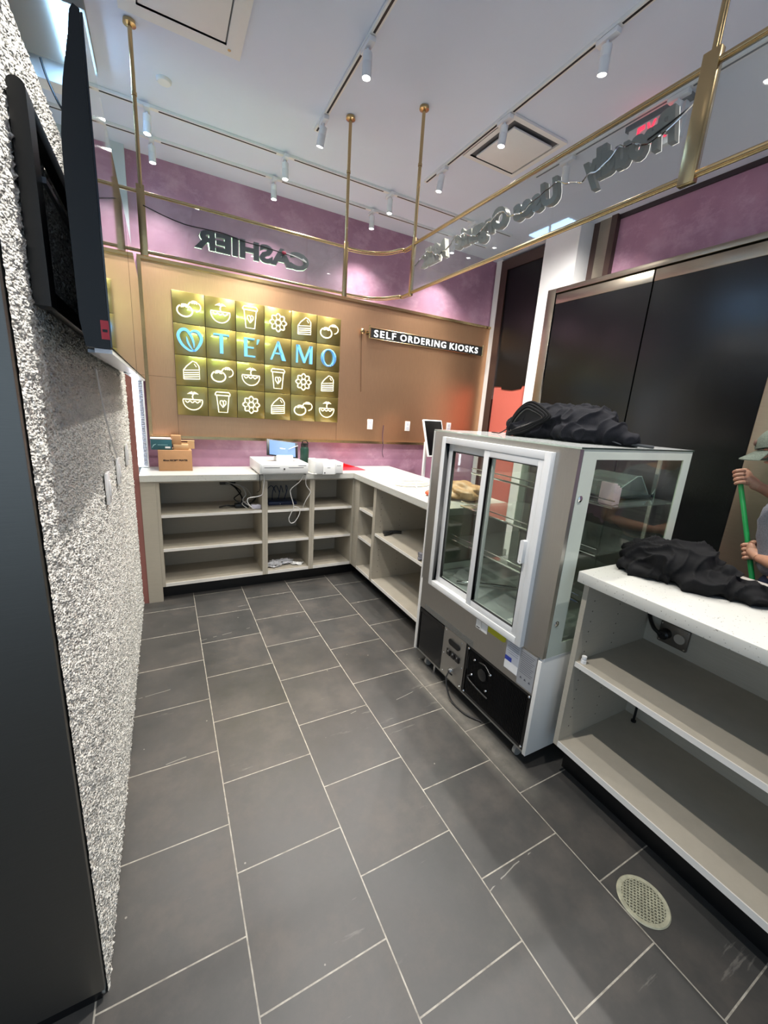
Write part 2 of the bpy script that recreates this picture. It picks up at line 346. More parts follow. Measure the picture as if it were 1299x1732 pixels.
# steel portal with two black-covered door leaves
struct('door_frame', MB().box(2.80, 2.97, 2.525, 2.605, 0, 2.46, 0.003).box(2.80, 2.97, 0.50, 1.04, 0, 2.46, 0.003).box(2.80, 2.97, 1.04, 2.525, 2.425, 2.46, 0.003).box(2.945, 2.969, 1.04, 2.525, 0, 2.425), m_frame)
m_door = NT('black_covered_glass'); _f = m_door.noise(2.5, 5, 0.6); m_door.color(m_door.ramp(_f, [(0.3, lin(8, 9, 10)), (0.75, lin(17, 18, 19))])); m_door.b.inputs['Specular IOR Level'].default_value = 0.55
m_door.b.inputs['Roughness'].default_value = 0.22; m_door.bump(m_door.noise(5, 3, 0.5, stretch=(1, 1, 0.3)), 0.12, 0.01); m_door = m_door.m
for k, (a, b) in enumerate(((1.765, 2.52), (1.045, 1.755))):
    d = struct('door_%d' % (k + 1), MB().box(2.812, 2.842, a, b, 0.11, 2.36), m_door)
    struct('door_rail', MB().box(2.808, 2.885, a, b, 2.345, 2.415, 0.002), m_frame, d); struct('door_rail', MB().box(2.808, 2.885, a, b, 0.01, 0.11, 0.002), m_frame, d)
# ================================================================ WALL PANEL AND SIGNS ON THE BACK WALL
YB = 3.437
p = thing('wall_panel', 'large brushed bronze metal panel with brass edging on the mauve back wall', 'wall panel', (1.45, YB, 1.13))
xs = [-0.075, 0.09, 0.71, 1.333, 2.02, 2.975]
obj('metal_sheet', MB().box(-0.08, 2.98, YB - 0.03, YB - 0.001, 1.15, 2.29), m_bronze, p)
m_seam = M('seam_line', (110, 80, 58), 0.5, 0.6)
for x in (0.09, 1.333): obj('panel_seam', MB().box(x - 0.001, x + 0.001, YB - 0.0312, YB - 0.029, 1.15, 1.30), m_seam, p)
obj('panel_seam', MB().box(-0.08, 0.09, YB - 0.0312, YB - 0.029, 1.56, 1.562), m_seam, p)
fr = MB().box(-0.1, -0.078, YB - 0.045, YB - 0.001, 1.128, 2.312).box(2.978, 3.0 - 0.031, YB - 0.045, YB - 0.001, 1.128, 2.312)
obj('edge_trim', fr, m_brass, p); obj('edge_trim', MB().box(-0.078, 2.978 - 0.01, YB - 0.045, YB - 0.001, 2.29, 2.312), m_brass, p); obj('edge_trim', MB().box(-0.078, 2.968, YB - 0.045, YB - 0.001, 1.128, 1.15), m_brass, p)
# tiled logo sign: six columns, four rows
sg = thing('logo_sign', "gold mirror tile sign with pale drawings and blue TE'AMO lettering on the bronze panel", 'sign', (0.71, YB - 0.031, 1.30))
m_icon = M('cream_line', (250, 246, 214), 0.5, emit=0.32, ecol=(250, 244, 205)); m_blue = M('sky_blue_face', (104, 168, 226), 0.4, emit=0.42, ecol=(100, 165, 230)); m_blue2 = M('pale_blue_edge', (215, 238, 255), 0.4, emit=0.9, ecol=(200, 230, 255))
CW, CH, SX, SZ = 0.2072, 0.2085, 0.09, 1.302
def arc(cx, cy, rx, ry, a0, a1, n=24): return [(cx + rx * math.cos(math.radians(a0 + (a1 - a0) * i / n)), cy + ry * math.sin(math.radians(a0 + (a1 - a0) * i / n))) for i in range(n + 1)]
def icon(kind, cx, cz):
    mb = MB(); S = 0.105; o = (cx, YB - 0.0545, cz)
    def st(pts, w=0.068, closed=False): mb.ribbon([(p[0] * S, p[1] * S) for p in pts], w * S, o, EX, EZ, (0, -0.004, 0), closed)
    if kind == 'bun':
        def bun(x, y, r):
            st(arc(x, y, r, r * 0.78, 125, 415), 0.09); st(arc(x, y + r * 0.72, r * 0.42, r * 0.14, 0, 360, 16)[:-1], 0.06, True)
            for q in (-0.45, -0.22, 0, 0.22, 0.45): st([(x + q * r * 0.8, y + r * 0.78), (x + q * r, y + r * (0.45 + 0.12 * math.cos(q * 9)))], 0.07)
        bun(-0.24, -0.18, 0.46); S0 = arc(0.36, 0.14, 0.38, 0.31, 200, -100, 24)[::-1]; st(arc(0.36, 0.14, 0.38, 0.31, -78, 55)); st(arc(0.36, 0.14, 0.38, 0.31, 125, 175), 0.08)
        st(arc(0.36, 0.42, 0.17, 0.06, 0, 360, 16)[:-1], 0.06, True)
        for q in (-0.3, 0, 0.3): st([(0.36 + q * 0.4, 0.44), (0.36 + q * 0.5, 0.3)], 0.07)
    if kind == 'coconut':
        st(arc(0, 0.02, 0.62, 0.62, 180, 360)); st([(-0.62, 0.02), (-0.62, 0.1), (0.62, 0.1), (0.62, 0.02)], 0.08)
        st([(-0.5 + 0.05 * i, -0.06 + 0.06 * math.cos(i * 1.0)) for i in range(21)], 0.07); st([(0.02, 0.12), (-0.02, 0.3), (0.04, 0.46)], 0.08)
        for a, L in ((20, 0.36), (60, 0.32), (125, 0.34), (165, 0.4)):
            e = (0.04 + L * math.cos(math.radians(a)), 0.46 + L * 0.75 * math.sin(math.radians(a)) - 0.08)
            mb.ribbon([(0.04 * S, 0.46 * S), ((0.04 + e[0]) / 2 * S, (0.46 + e[1]) / 2 * S + 0.08 * S), (e[0] * S, e[1] * S)], [0.05 * S, 0.13 * S, 0.01 * S], o, EX, EZ, (0, -0.004, 0))
    if kind == 'cup':
        st([(-0.42, 0.52), (-0.30, -0.66), (0.30, -0.66), (0.42, 0.52)]); st([(-0.5, 0.52), (0.5, 0.52), (0.5, 0.62), (0.42, 0.74), (-0.42, 0.74), (-0.5, 0.62), (-0.5, 0.52)], 0.08)
        st([(0.0, -0.32), (-0.2, -0.05), (-0.18, 0.14), (-0.06, 0.17), (0.04, 0.0), (0.02, -0.3)], 0.07); st([(0.0, -0.3), (0.2, -0.05), (0.2, 0.12), (0.1, 0.18), (0.02, 0.1)], 0.07)
    if kind == 'flower':
        pts = [((0.54 + 0.065 * math.cos(8 * t)) * math.cos(t), (0.54 + 0.065 * math.cos(8 * t)) * math.sin(t)) for t in [2 * PI * i / 64 for i in range(64)]]; st(pts, 0.09, True)
        pts = [((0.21 + 0.03 * math.cos(6 * t)) * math.cos(t), (0.21 + 0.03 * math.cos(6 * t)) * math.sin(t)) for t in [2 * PI * i / 36 for i in range(36)]]; st(pts, 0.09, True)
        for k in range(8): a = 2 * PI * (k + 0.5) / 8; st([(0.3 * math.cos(a), 0.3 * math.sin(a)), (0.4 * math.cos(a), 0.4 * math.sin(a))], 0.06)
    if kind == 'cake':
        st([(-0.5, -0.55), (0.5, -0.48), (0.5, 0.12), (-0.5, 0.02), (-0.5, -0.55)]); st([(-0.5, 0.02), (-0.30, 0.30), (0.10, 0.66), (0.32, 0.58), (0.48, 0.36), (0.5, 0.12)])
        for z in (-0.12, -0.26, -0.40): st([(-0.46, z - 0.02), (0.46, z + 0.08)], 0.07)
        st([(0.18, 0.5), (0.32, 0.3)], 0.05)
    return mb
def logo(ch, cx, cz):
    mb = MB(); e = MB(); S = 0.105; o = (cx, YB - 0.0545, cz)
    def poly(p, m=None): (m or mb).prism([(a * S, b * S) for a, b in p], o, EX, EZ, (0, -0.016, 0))
    def rect(a, b, c, d): poly([(a, c), (b, c), (b, d), (a, d)])
    if ch == 'T': rect(-0.11, 0.11, -0.62, 0.56); poly([(-0.5, 0.66), (-0.5, 0.52), (-0.44, 0.56), (0.44, 0.56), (0.5, 0.52), (0.5, 0.66)])
    if ch == 'E':
        rect(-0.46, -0.24, -0.62, 0.66); rect(-0.24, 0.26, 0.56, 0.66); rect(-0.24, 0.2, -0.03, 0.07); rect(-0.24, 0.3, -0.62, -0.52)
        poly([(0.42, 0.28), (0.48, 0.28), (0.62, 0.62), (0.46, 0.62)])
    if ch == 'A': poly([(-0.58, -0.62), (-0.46, -0.62), (0.02, 0.5), (-0.04, 0.68), (-0.06, 0.68)]); poly([(0.28, -0.62), (0.56, -0.62), (0.06, 0.68), (-0.08, 0.68), (-0.05, 0.42)]); rect(-0.3, 0.22, -0.2, -0.1)
    if ch == 'M': rect(-0.62, -0.5, -0.62, 0.66); poly([(-0.62, 0.66), (-0.38, 0.66), (0.04, -0.34), (0.0, -0.6), (-0.06, -0.6)]); poly([(0.0, -0.6), (0.02, -0.34), (0.44, 0.66), (0.56, 0.66), (0.06, -0.6)]); rect(0.42, 0.64, -0.62, 0.66)
    if ch == 'O':
        n = 40
        A = [(0.62 * math.cos(2 * PI * i / n), 0.66 * math.sin(2 * PI * i / n)) for i in range(n)]; B = [(0.38 * math.cos(2 * PI * i / n), 0.56 * math.sin(2 * PI * i / n)) for i in range(n)]
        for i in range(n): j = (i + 1) % n; poly([A[i], A[j], B[j], B[i]])
    if ch == 'heart':
        L = spline([(0.28, -0.62, 0), (-0.05, -0.66, 0), (-0.5, -0.32, 0), (-0.72, 0.2, 0), (-0.52, 0.58, 0), (-0.18, 0.6, 0), (0.1, 0.2, 0), (0.22, -0.2, 0), (0.22, -0.45, 0)], 6)
        n = len(L); mb.ribbon([(a.x * S, a.y * S) for a in L], [(0.03 + 0.14 * math.sin(PI * min(1, i / (n - 1) * 1.05)) ** 0.7 + 0.02) * S for i in range(n)], o, EX, EZ, (0, -0.012, 0))
        R = spline([(0.0, 0.42, 0), (0.2, 0.6, 0), (0.5, 0.56, 0), (0.7, 0.2, 0), (0.6, -0.2, 0), (0.3, -0.62, 0), (0.12, -0.6, 0)], 6); n = len(R)
        mb.ribbon([(a.x * S, a.y * S) for a in R], [(0.03 + 0.16 * math.sin(PI * i / (n - 1)) ** 0.8) * S for i in range(n)], o, EX, EZ, (0, -0.012, 0))
        V = spline([(-0.22, 0.2, 0), (-0.12, -0.2, 0), (0.12, -0.6, 0)], 5); n = len(V); mb.ribbon([(a.x * S, a.y * S) for a in V], [(0.02 + 0.1 * math.sin(PI * i / (n - 1))) * S for i in range(n)], o, EX, EZ, (0, -0.012, 0))
    return mb
ROWS = [['bun', 'coconut', 'cup', 'flower', 'cake', 'bun'], ['heart', 'T', 'E', 'A', 'M', 'O'], ['cake', 'bun', 'coconut', 'cup', 'flower', 'cake'], ['coconut', 'cup', 'flower', 'cake', 'bun', 'coconut']]
NM = {'bun': 'bun_drawing', 'coconut': 'coconut_drawing', 'cup': 'cup_drawing', 'flower': 'flower_drawing', 'cake': 'cake_drawing'}
obj('backing_board', MB().box(SX, SX + 6 * CW, YB - 0.038, YB - 0.0312, SZ, SZ + 4 * CH), m_dark, sg)
rnd = random.Random(3)
for r in range(4):
    for c in range(6):
        cx = SX + CW * (c + 0.5); cz = SZ + CH * (3.5 - r); g = 0.0016
        mb = MB().box(cx - CW / 2 + g, cx + CW / 2 - g, YB - 0.054, YB - 0.0385, cz - CH / 2 + g, cz + CH / 2 - g, 0.0016)
        mb.v = [Vector((v.x, v.y + (rnd_a * (v.x - cx) + rnd_b * (v.z - cz) if v.y < YB - 0.05 else 0), v.z)) for rnd_a, rnd_b in [(rnd.uniform(-0.008, 0.008), rnd.uniform(-0.008, 0.008))] for v in mb.v]
        t = obj('tile', mb, m_tile, sg); k = ROWS[r][c]
        if r == 1:
            lb = logo(k, cx, cz); obj('heart_emblem' if k == 'heart' else 'letter', lb, m_blue, t, None)
        else: obj(NM[k], icon(k, cx, cz), m_icon, t)
# small lit sign
ks = thing('kiosk_sign', 'long lit sign reading SELF ORDERING KIOSKS on brass brackets at upper right of bronze panel', 'sign', (2.2, YB - 0.031, 2.05))
obj('backplate', MB().box(1.60, 2.83, YB - 0.075, YB - 0.069, 2.028, 2.105), glass('smoked_acrylic', (92, 90, 84), 0.8, 0.08, 0.03), ks)
m_lit = M('lit_white_letter', (250, 250, 250), 0.4, emit=0.75)
for word, xa, xb in (('SELF', 1.628, 1.842), ('ORDERING', 1.887, 2.385), ('KIOSKS', 2.430, 2.773)): obj('lit_word', text_mb(word, xb - xa, 0.056, 0.004, (xa, YB - 0.076, 2.039), EX, EZ, (0, -1, 0), 0.012, 0.0, 1.22), m_lit, ks)
for x in (1.585, 2.835): obj('bracket', MB().tube([(x, YB - 0.075, 2.02), (x, YB - 0.075, 2.125)], 0.006).tube([(x, YB - 0.031, 2.07), (x, YB - 0.075, 2.07)], 0.005).lathe([(0.016, 0), (0.016, 0.005)], (x, YB - 0.031, 2.07), 16, (0, -1, 0)), m_brass, ks)
obj('rail', MB().tube([(1.585, YB - 0.075, 2.108), (2.835, YB - 0.075, 2.108)], 0.003, 6), m_brass, ks); obj('rail', MB().tube([(1.585, YB - 0.075, 2.025), (2.835, YB - 0.075, 2.025)], 0.003, 6), m_brass, ks)
obj('mounting_knob', MB().lathe([(0.004, 0), (0.004, 0.02), (0.02, 0.022), (0.022, 0.032), (0.012, 0.04)], (1.53, YB - 0.031, 2.072), 20, (0, -1, 0)), m_brass, ks)
obj('cable', MB().tube(spline([(1.53, YB - 0.034, 2.06), (1.535, YB - 0.034, 1.9), (1.545, YB - 0.034, 1.7), (1.55, YB - 0.034, 1.58)]), 0.0025, 6), m_seam, ks)
# outlets on the panel
def outlet(x, z, lab):
    t = thing('wall_outlet', lab, 'outlet', (x, YB - 0.031, z), 'white outlets along the bottom of the bronze panel')
    obj('cover_plate', MB().box(x - 0.027, x + 0.027, YB - 0.037, YB - 0.031, z - 0.045, z + 0.045, 0.002), m_wplas, t)
    for s in (-1, 1): obj('socket', MB().box(x - 0.014, x + 0.014, YB - 0.0385, YB - 0.037, z + s * 0.019 - 0.013, z + s * 0.019 + 0.013), M('socket_grey', (196, 200, 208), 0.4), t)
outlet(1.658, 1.302, 'white wall outlet on bronze panel, leftmost one nearest the gold tile sign'); outlet(2.058, 1.302, 'white wall outlet on bronze panel, middle one above the hanging cable'); outlet(2.545, 1.312, 'white wall outlet on bronze panel, just right of the black kiosk screen')
tag(obj('cable', MB().tube(spline([(1.80, YB - 0.034, 1.30), (1.795, YB - 0.036, 1.2), (1.80, YB - 0.05, 1.12), (1.815, YB - 0.012, 1.05), (1.835, YB - 0.006, 1.0)]), 0.0028, 6), M('grey_violet_cable', (84, 62, 84), 0.5)), 'thin dark cable hanging down the mauve wall below the bronze panel', 'cable')
# tall lit column in the back-left corner
lc = thing('led_light_column', 'tall bright white LED light column at the left end of the counter', 'light', (-0.16, 3.38, 0.92))
obj('light_strip', MB().box(-0.192, -0.148, 3.362, 3.376, 0.93, 1.9), m_ledw, lc)
obj('ribbed_glass', MB().grid(lambda a, b: (-0.146 + 0.024 * a, 3.372 - 0.004 * abs(math.sin(b * 80 * PI)), 0.93 + 0.97 * b), 2, 480), M('ribbed_silver', (176, 180, 190), 0.2, 0.8), lc)
obj('housing', MB().box(-0.2, -0.122, 3.377, 3.389, 0.92, 1.92), m_wplas, lc); obj('edge_bar', MB().box(-0.122, -0.114, 3.365, 3.389, 0.92, 1.92), m_wplas, lc)
# ================================================================ CEILING: TRACKS, HEADS, VENTS
def track(axis, c, a, b, gaps, lab):
    if axis == 'y': L = (c, (a + b) / 2, 2.90)
    else: L = ((a + b) / 2, c, 2.90)
    t = thing('light_track', lab, 'light track', L, 'white light tracks on the ceiling')
    def bx(p, q, w, z0, z1): return MB().box(c - w, c + w, p, q, z0, z1) if axis == 'y' else MB().box(p, q, c - w, c + w, z0, z1)
    obj('rail', bx(a, b, 0.0135, 2.886, 2.8995), m_white, t)
    last = a
    for g in sorted(gaps) + [b + 0.05]:
        if g - 0.055 > last + 0.01: obj('power_slot', bx(max(last, a + 0.01), min(g - 0.055, b - 0.01), 0.0045, 2.8845, 2.8862), m_slot, t)
        last = g + 0.055
track('y', 0.825, -1.2, 2.57, [-0.4, 0.3, 1.0, 1.912, 2.45], 'white ceiling track running front to back above the aisle, left of the brass rods')
track('y', 1.59, -1.2, 2.64, [-0.4, 0.3, 0.85, 1.368, 1.919, 2.454], 'white ceiling track running front to back beside the square ceiling vent')
track('y', 2.11, -1.2, 2.2, [-0.4, 0.3, 1.376, 1.964], 'white ceiling track seen behind the right glass sign near the exit sign')
track('x', 2.90, -0.6, 2.6, [0.01, 0.74, 1.47, 2.2], 'white ceiling track crossing the room, the farther forward of the two before the mauve wall')
track('x', 3.20, -0.6, 2.6, [0.02, 0.74, 1.477, 2.24], 'white ceiling track crossing the room closest to the mauve wall')
track('y', 0.30, -1.2, 1.55, [1.05, 0.2], 'white ceiling track above the left television')
m_head = M('white_lamp_body', (226, 226, 228), 0.35)
def head(x, y, lab, dx=0.0, dy=0.0, power=0, first=[None], grp='white cylinder spotlights on the ceiling tracks'):
    if first[0] is None:
        t = thing('spotlight', lab, 'spotlight', (0, 0, 2.885), grp)
        obj('adapter', MB().box(-0.014, 0.014, -0.045, 0.045, 2.866, 2.8845, 0.002), m_head, t)
        obj('stem', MB().cyl((0, 0, 2.85), (0, 0, 2.868), 0.006, 12), m_head, t)
        body = obj('lamp_body', MB().lathe([(0.012, 0.0), (0.0195, -0.003), (0.0195, -0.035), (0.0188, -0.036), (0.0195, -0.037), (0.0195, -0.088), (0.0165, -0.088), (0.0165, -0.084), (0.001, -0.084)], (0, 0, 2.855), 26), m_head, t)
        obj('lens', MB().lathe([(0.001, 0.0), (0.0158, 0.0), (0.0158, -0.001), (0.001, -0.0015)], (0, 0, 2.7705), 24), m_lens, body)
        ld = bpy.data.lights.new('bulb', 'SPOT'); ld.energy = SPOT_W; ld.color = SPOT_COL[:3]; ld.spot_size = math.radians(115); ld.spot_blend = 0.9; ld.shadow_soft_size = 0.02
        l = bpy.data.objects.new('bulb', ld); COL.objects.link(l); l.parent = body; l.location = (0, 0, 2.765 - 2.885)
        first[0] = t
    else: t = copy_tree(first[0])
    t.location = (x, y, 2.885); t['label'] = lab; t['group'] = grp
    b = [o for o in SC.objects if o.parent == t and o.name.startswith('lamp_body')][0]
    if power:
        q = [o for o in SC.objects if o.parent == b and o.type == 'LIGHT'][0]; q.data = q.data.copy(); q.data.energy = SPOT_W * power
    if dx or dy:      # tilt about the swivel under the adapter
        P = Vector((0, 0, 2.855 - 2.885)); R = (Matrix.Rotation(dx, 4, 'Y') @ Matrix.Rotation(dy, 4, 'X')); b.matrix_basis = Matrix.Translation(P) @ R @ Matrix.Translation(-P)
    else: b.matrix_basis = Matrix.Identity(4)
    return t
head(0.825, 1.912, 'white spotlight on the aisle track, the large one at top centre', 0.02, 0.0)
head(0.825, 2.45, 'white spotlight at the far end of the aisle track, tilted and glaring', 0.12, 0.28)
head(1.59, 1.368, 'white spotlight on the vent side track, nearest the viewer', -0.1, 0.12)
head(1.59, 1.919, 'white spotlight directly in front of the square ceiling vent', 0.05, 0.05)
head(1.59, 2.454, 'white spotlight at the far end of the track left of the vent', 0.1, 0.1)
head(2.11, 1.376, 'white spotlight overlapping the red exit sign')
head(2.11, 1.964, 'white spotlight right of the vent, seen through the glass sign', -0.45, 0.35, power=2.5)
for k, (x, w) in enumerate(((0.01, 'leftmost'), (0.74, 'second from left'), (1.47, 'third from left'), (2.20, 'rightmost, seen through the glass'))): head(x, 2.90, 'white spotlight on the nearer cross track, ' + w, 0.05 if k == 0 else 0.0)
for k, (x, w) in enumerate(((0.025, 'leftmost'), (0.74, 'second from left'), (1.477, 'third from left'), (2.24, 'rightmost, seen through the glass'))): head(x, 3.20, 'white spotlight on the cross track by the mauve wall, ' + w)
head(0.30, 1.05, 'white spotlight over the left television throwing its shadow on the stucco', power=3.0)
head(0.825, 0.3, 'white spotlight on the aisle track above the viewer'); head(1.59, 0.3, 'white spotlight above the near end of the right counter')
head(2.11, 0.3, 'white spotlight above the doorway end of the right track')
# ceiling cassette vent and the access hatch
def cassette(name, x0, x1, y0, y1, lab, cat, hatch=False):
    t = thing(name, lab, cat, ((x0 + x1) / 2, (y0 + y1) / 2, 2.90)); d = 0.028
    def ring(a, b, z0, z1): return MB().box(x0 + a, x1 - a, y0 + a, y0 + b, z0, z1).box(x0 + a, x1 - a, y1 - b, y1 - a, z0, z1).box(x0 + a, x0 + b, y0 + b, y1 - b, z0, z1).box(x1 - b, x1 - a, y0 + b, y1 - b, z0, z1)
    obj('outer_frame', ring(0, d, 2.888, 2.8995), m_white, t)
    if hatch:
        obj('inner_frame', ring(d, d + 0.035, 2.884, 2.8995), m_white, t); obj('groove', ring(d + 0.035, d + 0.041, 2.893, 2.8995), M('groove_grey', (110, 110, 112), 0.7), t)
        obj('hatch_door', MB().box(x0 + d + 0.041, x1 - d - 0.041, y0 + d + 0.041, y1 - d - 0.041, 2.887, 2.8995, 0.002), m_white, t)
        obj('latch', MB().lathe([(0.001, -0.003), (0.007, -0.003), (0.007, 0)], (x1 - 0.05, y1 - 0.045, 2.885), 14), m_chrome, t)
    else:
        obj('air_slot', MB().box(x0 + d, x1 - d, y0 + d, y1 - d, 2.897, 2.8995), M('slot_grey', (96, 96, 100), 0.7), t)
        s = 0.026; z = 2.873
        mb = MB(); cx, cy = (x0 + x1) / 2, (y0 + y1) / 2; hx = (x1 - x0) / 2 - d - s; hy = (y1 - y0) / 2 - d - s
        mb.box(cx - hx, cx + hx, cy - hy, cy + hy, 2.876, 2.886, 0.003); obj('air_panel', mb, m_white, t)
        obj('hanger', MB().cyl((cx, cy, 2.886), (cx, cy, 2.897), 0.02), m_white, t)
    return t
cassette('ceiling_vent', 1.612, 2.0, 1.88, 2.285, 'square white ceiling vent with a raised centre panel and dark air gap', 'vent')
cassette('access_hatch', -0.07, 0.385, 1.86, 2.315, 'large square white framed hatch in the ceiling at top left', 'hatch', True)
t = thing('smoke_detector', 'small round white disc cover on the ceiling right of the left brass rod', 'detector', (0.09, 2.656, 2.90))
obj('cover', MB().lathe([(0.001, -0.012), (0.028, -0.012), (0.033, -0.006), (0.034, 0)], (0.09, 2.656, 2.8995), 28), m_white, t)
# exit sign
t = thing('exit_sign', 'white exit sign with glowing red letters under the ceiling behind the glass', 'sign', (2.16, 1.50, 2.89))
obj('housing', MB().box(2.151, 2.178, 1.365, 1.632, 2.735, 2.876, 0.003), m_wplas, t)
m_exit = M('exit_red', (235, 30, 60), 0.4, emit=1.8, ecol=(255, 26, 64))
for ch, ya, yb in (('E', 1.582, 1.546), ('X', 1.537, 1.493), ('I', 1.482, 1.468), ('T', 1.458, 1.410)): obj('lit_letter', text_mb(ch, ya - yb, 0.100, 0.003, (2.1505, ya, 2.765), (0, -1, 0), EZ, (-1, 0, 0), 0.02), m_exit, t)
obj('canopy', MB().box(2.145, 2.184, 1.35, 1.648, 2.876, 2.899), m_dark, t)
# linear LED fixture in the ceiling beyond the stucco wall
t = thing('linear_light', 'bluish linear LED fixture with parallel tubes above the stucco wall', 'light', (-0.33, 2.55, 2.86))
obj('housing', MB().box(-0.455, -0.185, 2.36, 2.75, 2.862, 2.899), M('fixture_grey', (150, 148, 140), 0.5), t)
obj('side_cover', MB().box(-0.62, -0.455, 2.36, 2.75, 2.84, 2.899), M('fixture_dark', (92, 92, 92), 0.5), t)
for x in (-0.292, -0.266, -0.238, -0.205): obj('led_tube', MB().box(x - 0.0045, x + 0.0045, 2.37, 2.735, 2.850, 2.861), m_ledb, t)
obj('led_tube', MB().box(-0.64, -0.63, 2.36, 2.6, 2.83, 2.86), m_ledb, t)
obj('cable', MB().tube(spline([(-0.40, 2.76, 2.862), (-0.385, 2.78, 2.80), (-0.35, 2.80, 2.72), (-0.31, 2.83, 2.68)]), 0.005, 8), m_black, t)
tag(obj('soffit', MB().box(-1.5, -0.25, 2.79, 2.88, 2.80, 2.899, 0.01), m_white), 'white boxed ceiling drop behind the bluish linear light', 'soffit')
# ================================================================ HANGING BRASS FRAME WITH LETTERING
hs = thing('hanging_sign', 'brass tube frame hung from the ceiling with CASHIER and script lettering on glass', 'sign', (0.95, 2.1, 2.90))
YS, XS = 2.374, 1.223
def rod(x, y, lab=None):
    r = obj('ceiling_rod', MB().tube([(x, y, 2.896), (x, y, 2.31)], 0.0085, 14), m_brass, hs)
    obj('ceiling_flange', MB().lathe([(0.001, 0), (0.023, 0), (0.024, -0.012), (0.010, -0.018), (0.001, -0.018)], (x, y, 2.8985), 24), m_brass, r)
    obj('collar', MB().lathe([(0.0105, 0), (0.0105, -0.012)], (x, y, 2.66), 16), m_brass, r)
for x, y in ((-0.035, YS), (0.945, YS), (XS, 2.10), (XS, 0.73)): rod(x, y)
def post(x0, x1, y0, y1): obj('post', MB().box(x0, x1, y0, y1, 2.045, 2.325, 0.002), m_brass, hs)
post(-0.053, -0.021, YS - 0.008, YS + 0.008); post(0.934, 0.958, YS - 0.008, YS + 0.008); post(XS - 0.008, XS + 0.008, 2.088, 2.112); post(XS - 0.010, XS + 0.010, 0.712, 0.752)
for z in (2.297, 2.062):
    obj('rail', MB().tube([(-0.021, YS, z), (0.934, YS, z)], 0.0075, 12), m_brass, hs); obj('rail', MB().tube([(-1.1, YS, z), (-0.053, YS, z)], 0.0075, 12), m_brass, hs)
    obj('rail', MB().tube([(XS, 2.088, z), (XS, 0.752, z)], 0.0085, 12), m_brass, hs); obj('rail', MB().tube([(XS, 0.712, z), (XS, -0.6, z)], 0.0085, 12), m_brass, hs)
    obj('corner_tube', MB().tube(spline([(0.958, YS, z), (1.02, YS - 0.004, z), (1.10, YS - 0.03, z), (1.165, YS - 0.085, z), (1.205, YS - 0.17, z), (XS, 2.20, z), (XS, 2.112, z)], 6), 0.0065, 12), m_brass, hs)
    obj('corner_tube', MB().tube(spline([(0.958, YS + 0.012, z - 0.008), (1.02, YS + 0.008, z - 0.008), (1.107, YS - 0.02, z - 0.008), (1.175, YS - 0.078, z - 0.008), (1.216, YS - 0.165, z - 0.008), (XS + 0.01, 2.20, z - 0.008), (XS + 0.01, 2.112, z - 0.008)], 6), 0.003, 8), m_brass, hs)
m_sg = glass('sign_glass', (238, 240, 240), 0.7, 0.0, 0.08)
obj('glass_panel', MB().box(-0.02, 0.933, YS - 0.003, YS + 0.003, 2.07, 2.29), m_sg, hs); obj('glass_panel', MB().box(-1.0, -0.054, YS - 0.003, YS + 0.003, 2.07, 2.29), m_sg, hs)
obj('glass_panel', MB().box(XS - 0.003, XS + 0.003, 0.753, 2.087, 2.07, 2.288), m_sg, hs); obj('glass_panel', MB().box(XS - 0.003, XS + 0.003, -0.55, 0.711, 2.07, 2.288), m_sg, hs)
m_lback = M('charcoal_letter_back', (58, 66, 68), 0.35, emit=0.0); m_lface = M('lit_letter_face', (220, 255, 225), 0.4, emit=16.0, ecol=(205, 255, 200))
cb = obj('cashier_lettering', text_mb('CASHIER', 0.563, 0.083, 0.018, (0.738, YS + 0.004, 2.131), (-1, 0, 0), EZ, EY, 0.045), m_lback, hs)
obj('lit_face', text_mb('CASHIER', 0.563, 0.083, 0.002, (0.738, YS + 0.022, 2.131), (-1, 0, 0), EZ, EY, 0.04), m_lface, cb)
m_sback = M('silver_letter_back', (140, 136, 120), 0.3, 0.35)
for word, a, b, z, h in (('Proudly', 0.79, 1.075, 2.145, 0.115), ('Uses', 1.165, 1.375, 2.163, 0.083), ('Organic', 1.41, 1.74, 2.145, 0.105), ('Milk', 1.80, 2.03, 2.163, 0.083)):
    o = obj('script_lettering', text_mb(word, b - a, h, 0.02, (XS + 0.004, a, z), EY, EZ, EX, 0.05, 0.25), m_sback, hs)
    obj('lit_face', text_mb(word, b - a, h, 0.002, (XS + 0.024, a, z), EY, EZ, EX, 0.045, 0.25), M('warm_lit_face', (255, 250, 240), 0.4, emit=1.2), o)
rnd = random.Random(5); pts = []
for i in range(60):
    y = 0.745 + i * (2.06 - 0.745) / 59; pts.append((XS - 0.006 + rnd.uniform(-0.004, 0.002), y, 2.197 - 0.018 * math.sin(i * 0.55) + rnd.uniform(-0.007, 0.007) + (0.03 * (1 - i / 6) if i < 6 else 0)))
obj('letter_wire', MB().tube(spline(pts, 3), 0.0028, 6), m_chrome, hs)
obj('letter_wire', MB().tube(spline([(XS, 0.735, 2.235), (XS - 0.004, 0.80, 2.215), (XS - 0.006, 0.86, 2.20)], 6), 0.0022, 6), m_black, hs)
pts = [(-0.03, YS - 0.008, 2.245), (0.05, YS - 0.006, 2.225), (0.12, YS - 0.005, 2.213), (0.17, YS - 0.006, 2.21), (0.3, YS - 0.006, 2.213), (0.4, YS - 0.006, 2.20), (0.5, YS - 0.006, 2.197), (0.6, YS - 0.006, 2.19), (0.66, YS - 0.006, 2.188)]
obj('letter_wire', MB().tube(spline(pts, 6), 0.0022, 6), m_black, hs)
obj('wire_knot', MB().ball((0.60, YS - 0.008, 2.192), (0.012, 0.006, 0.008)), M('red_connector', (170, 60, 80), 0.5), hs)
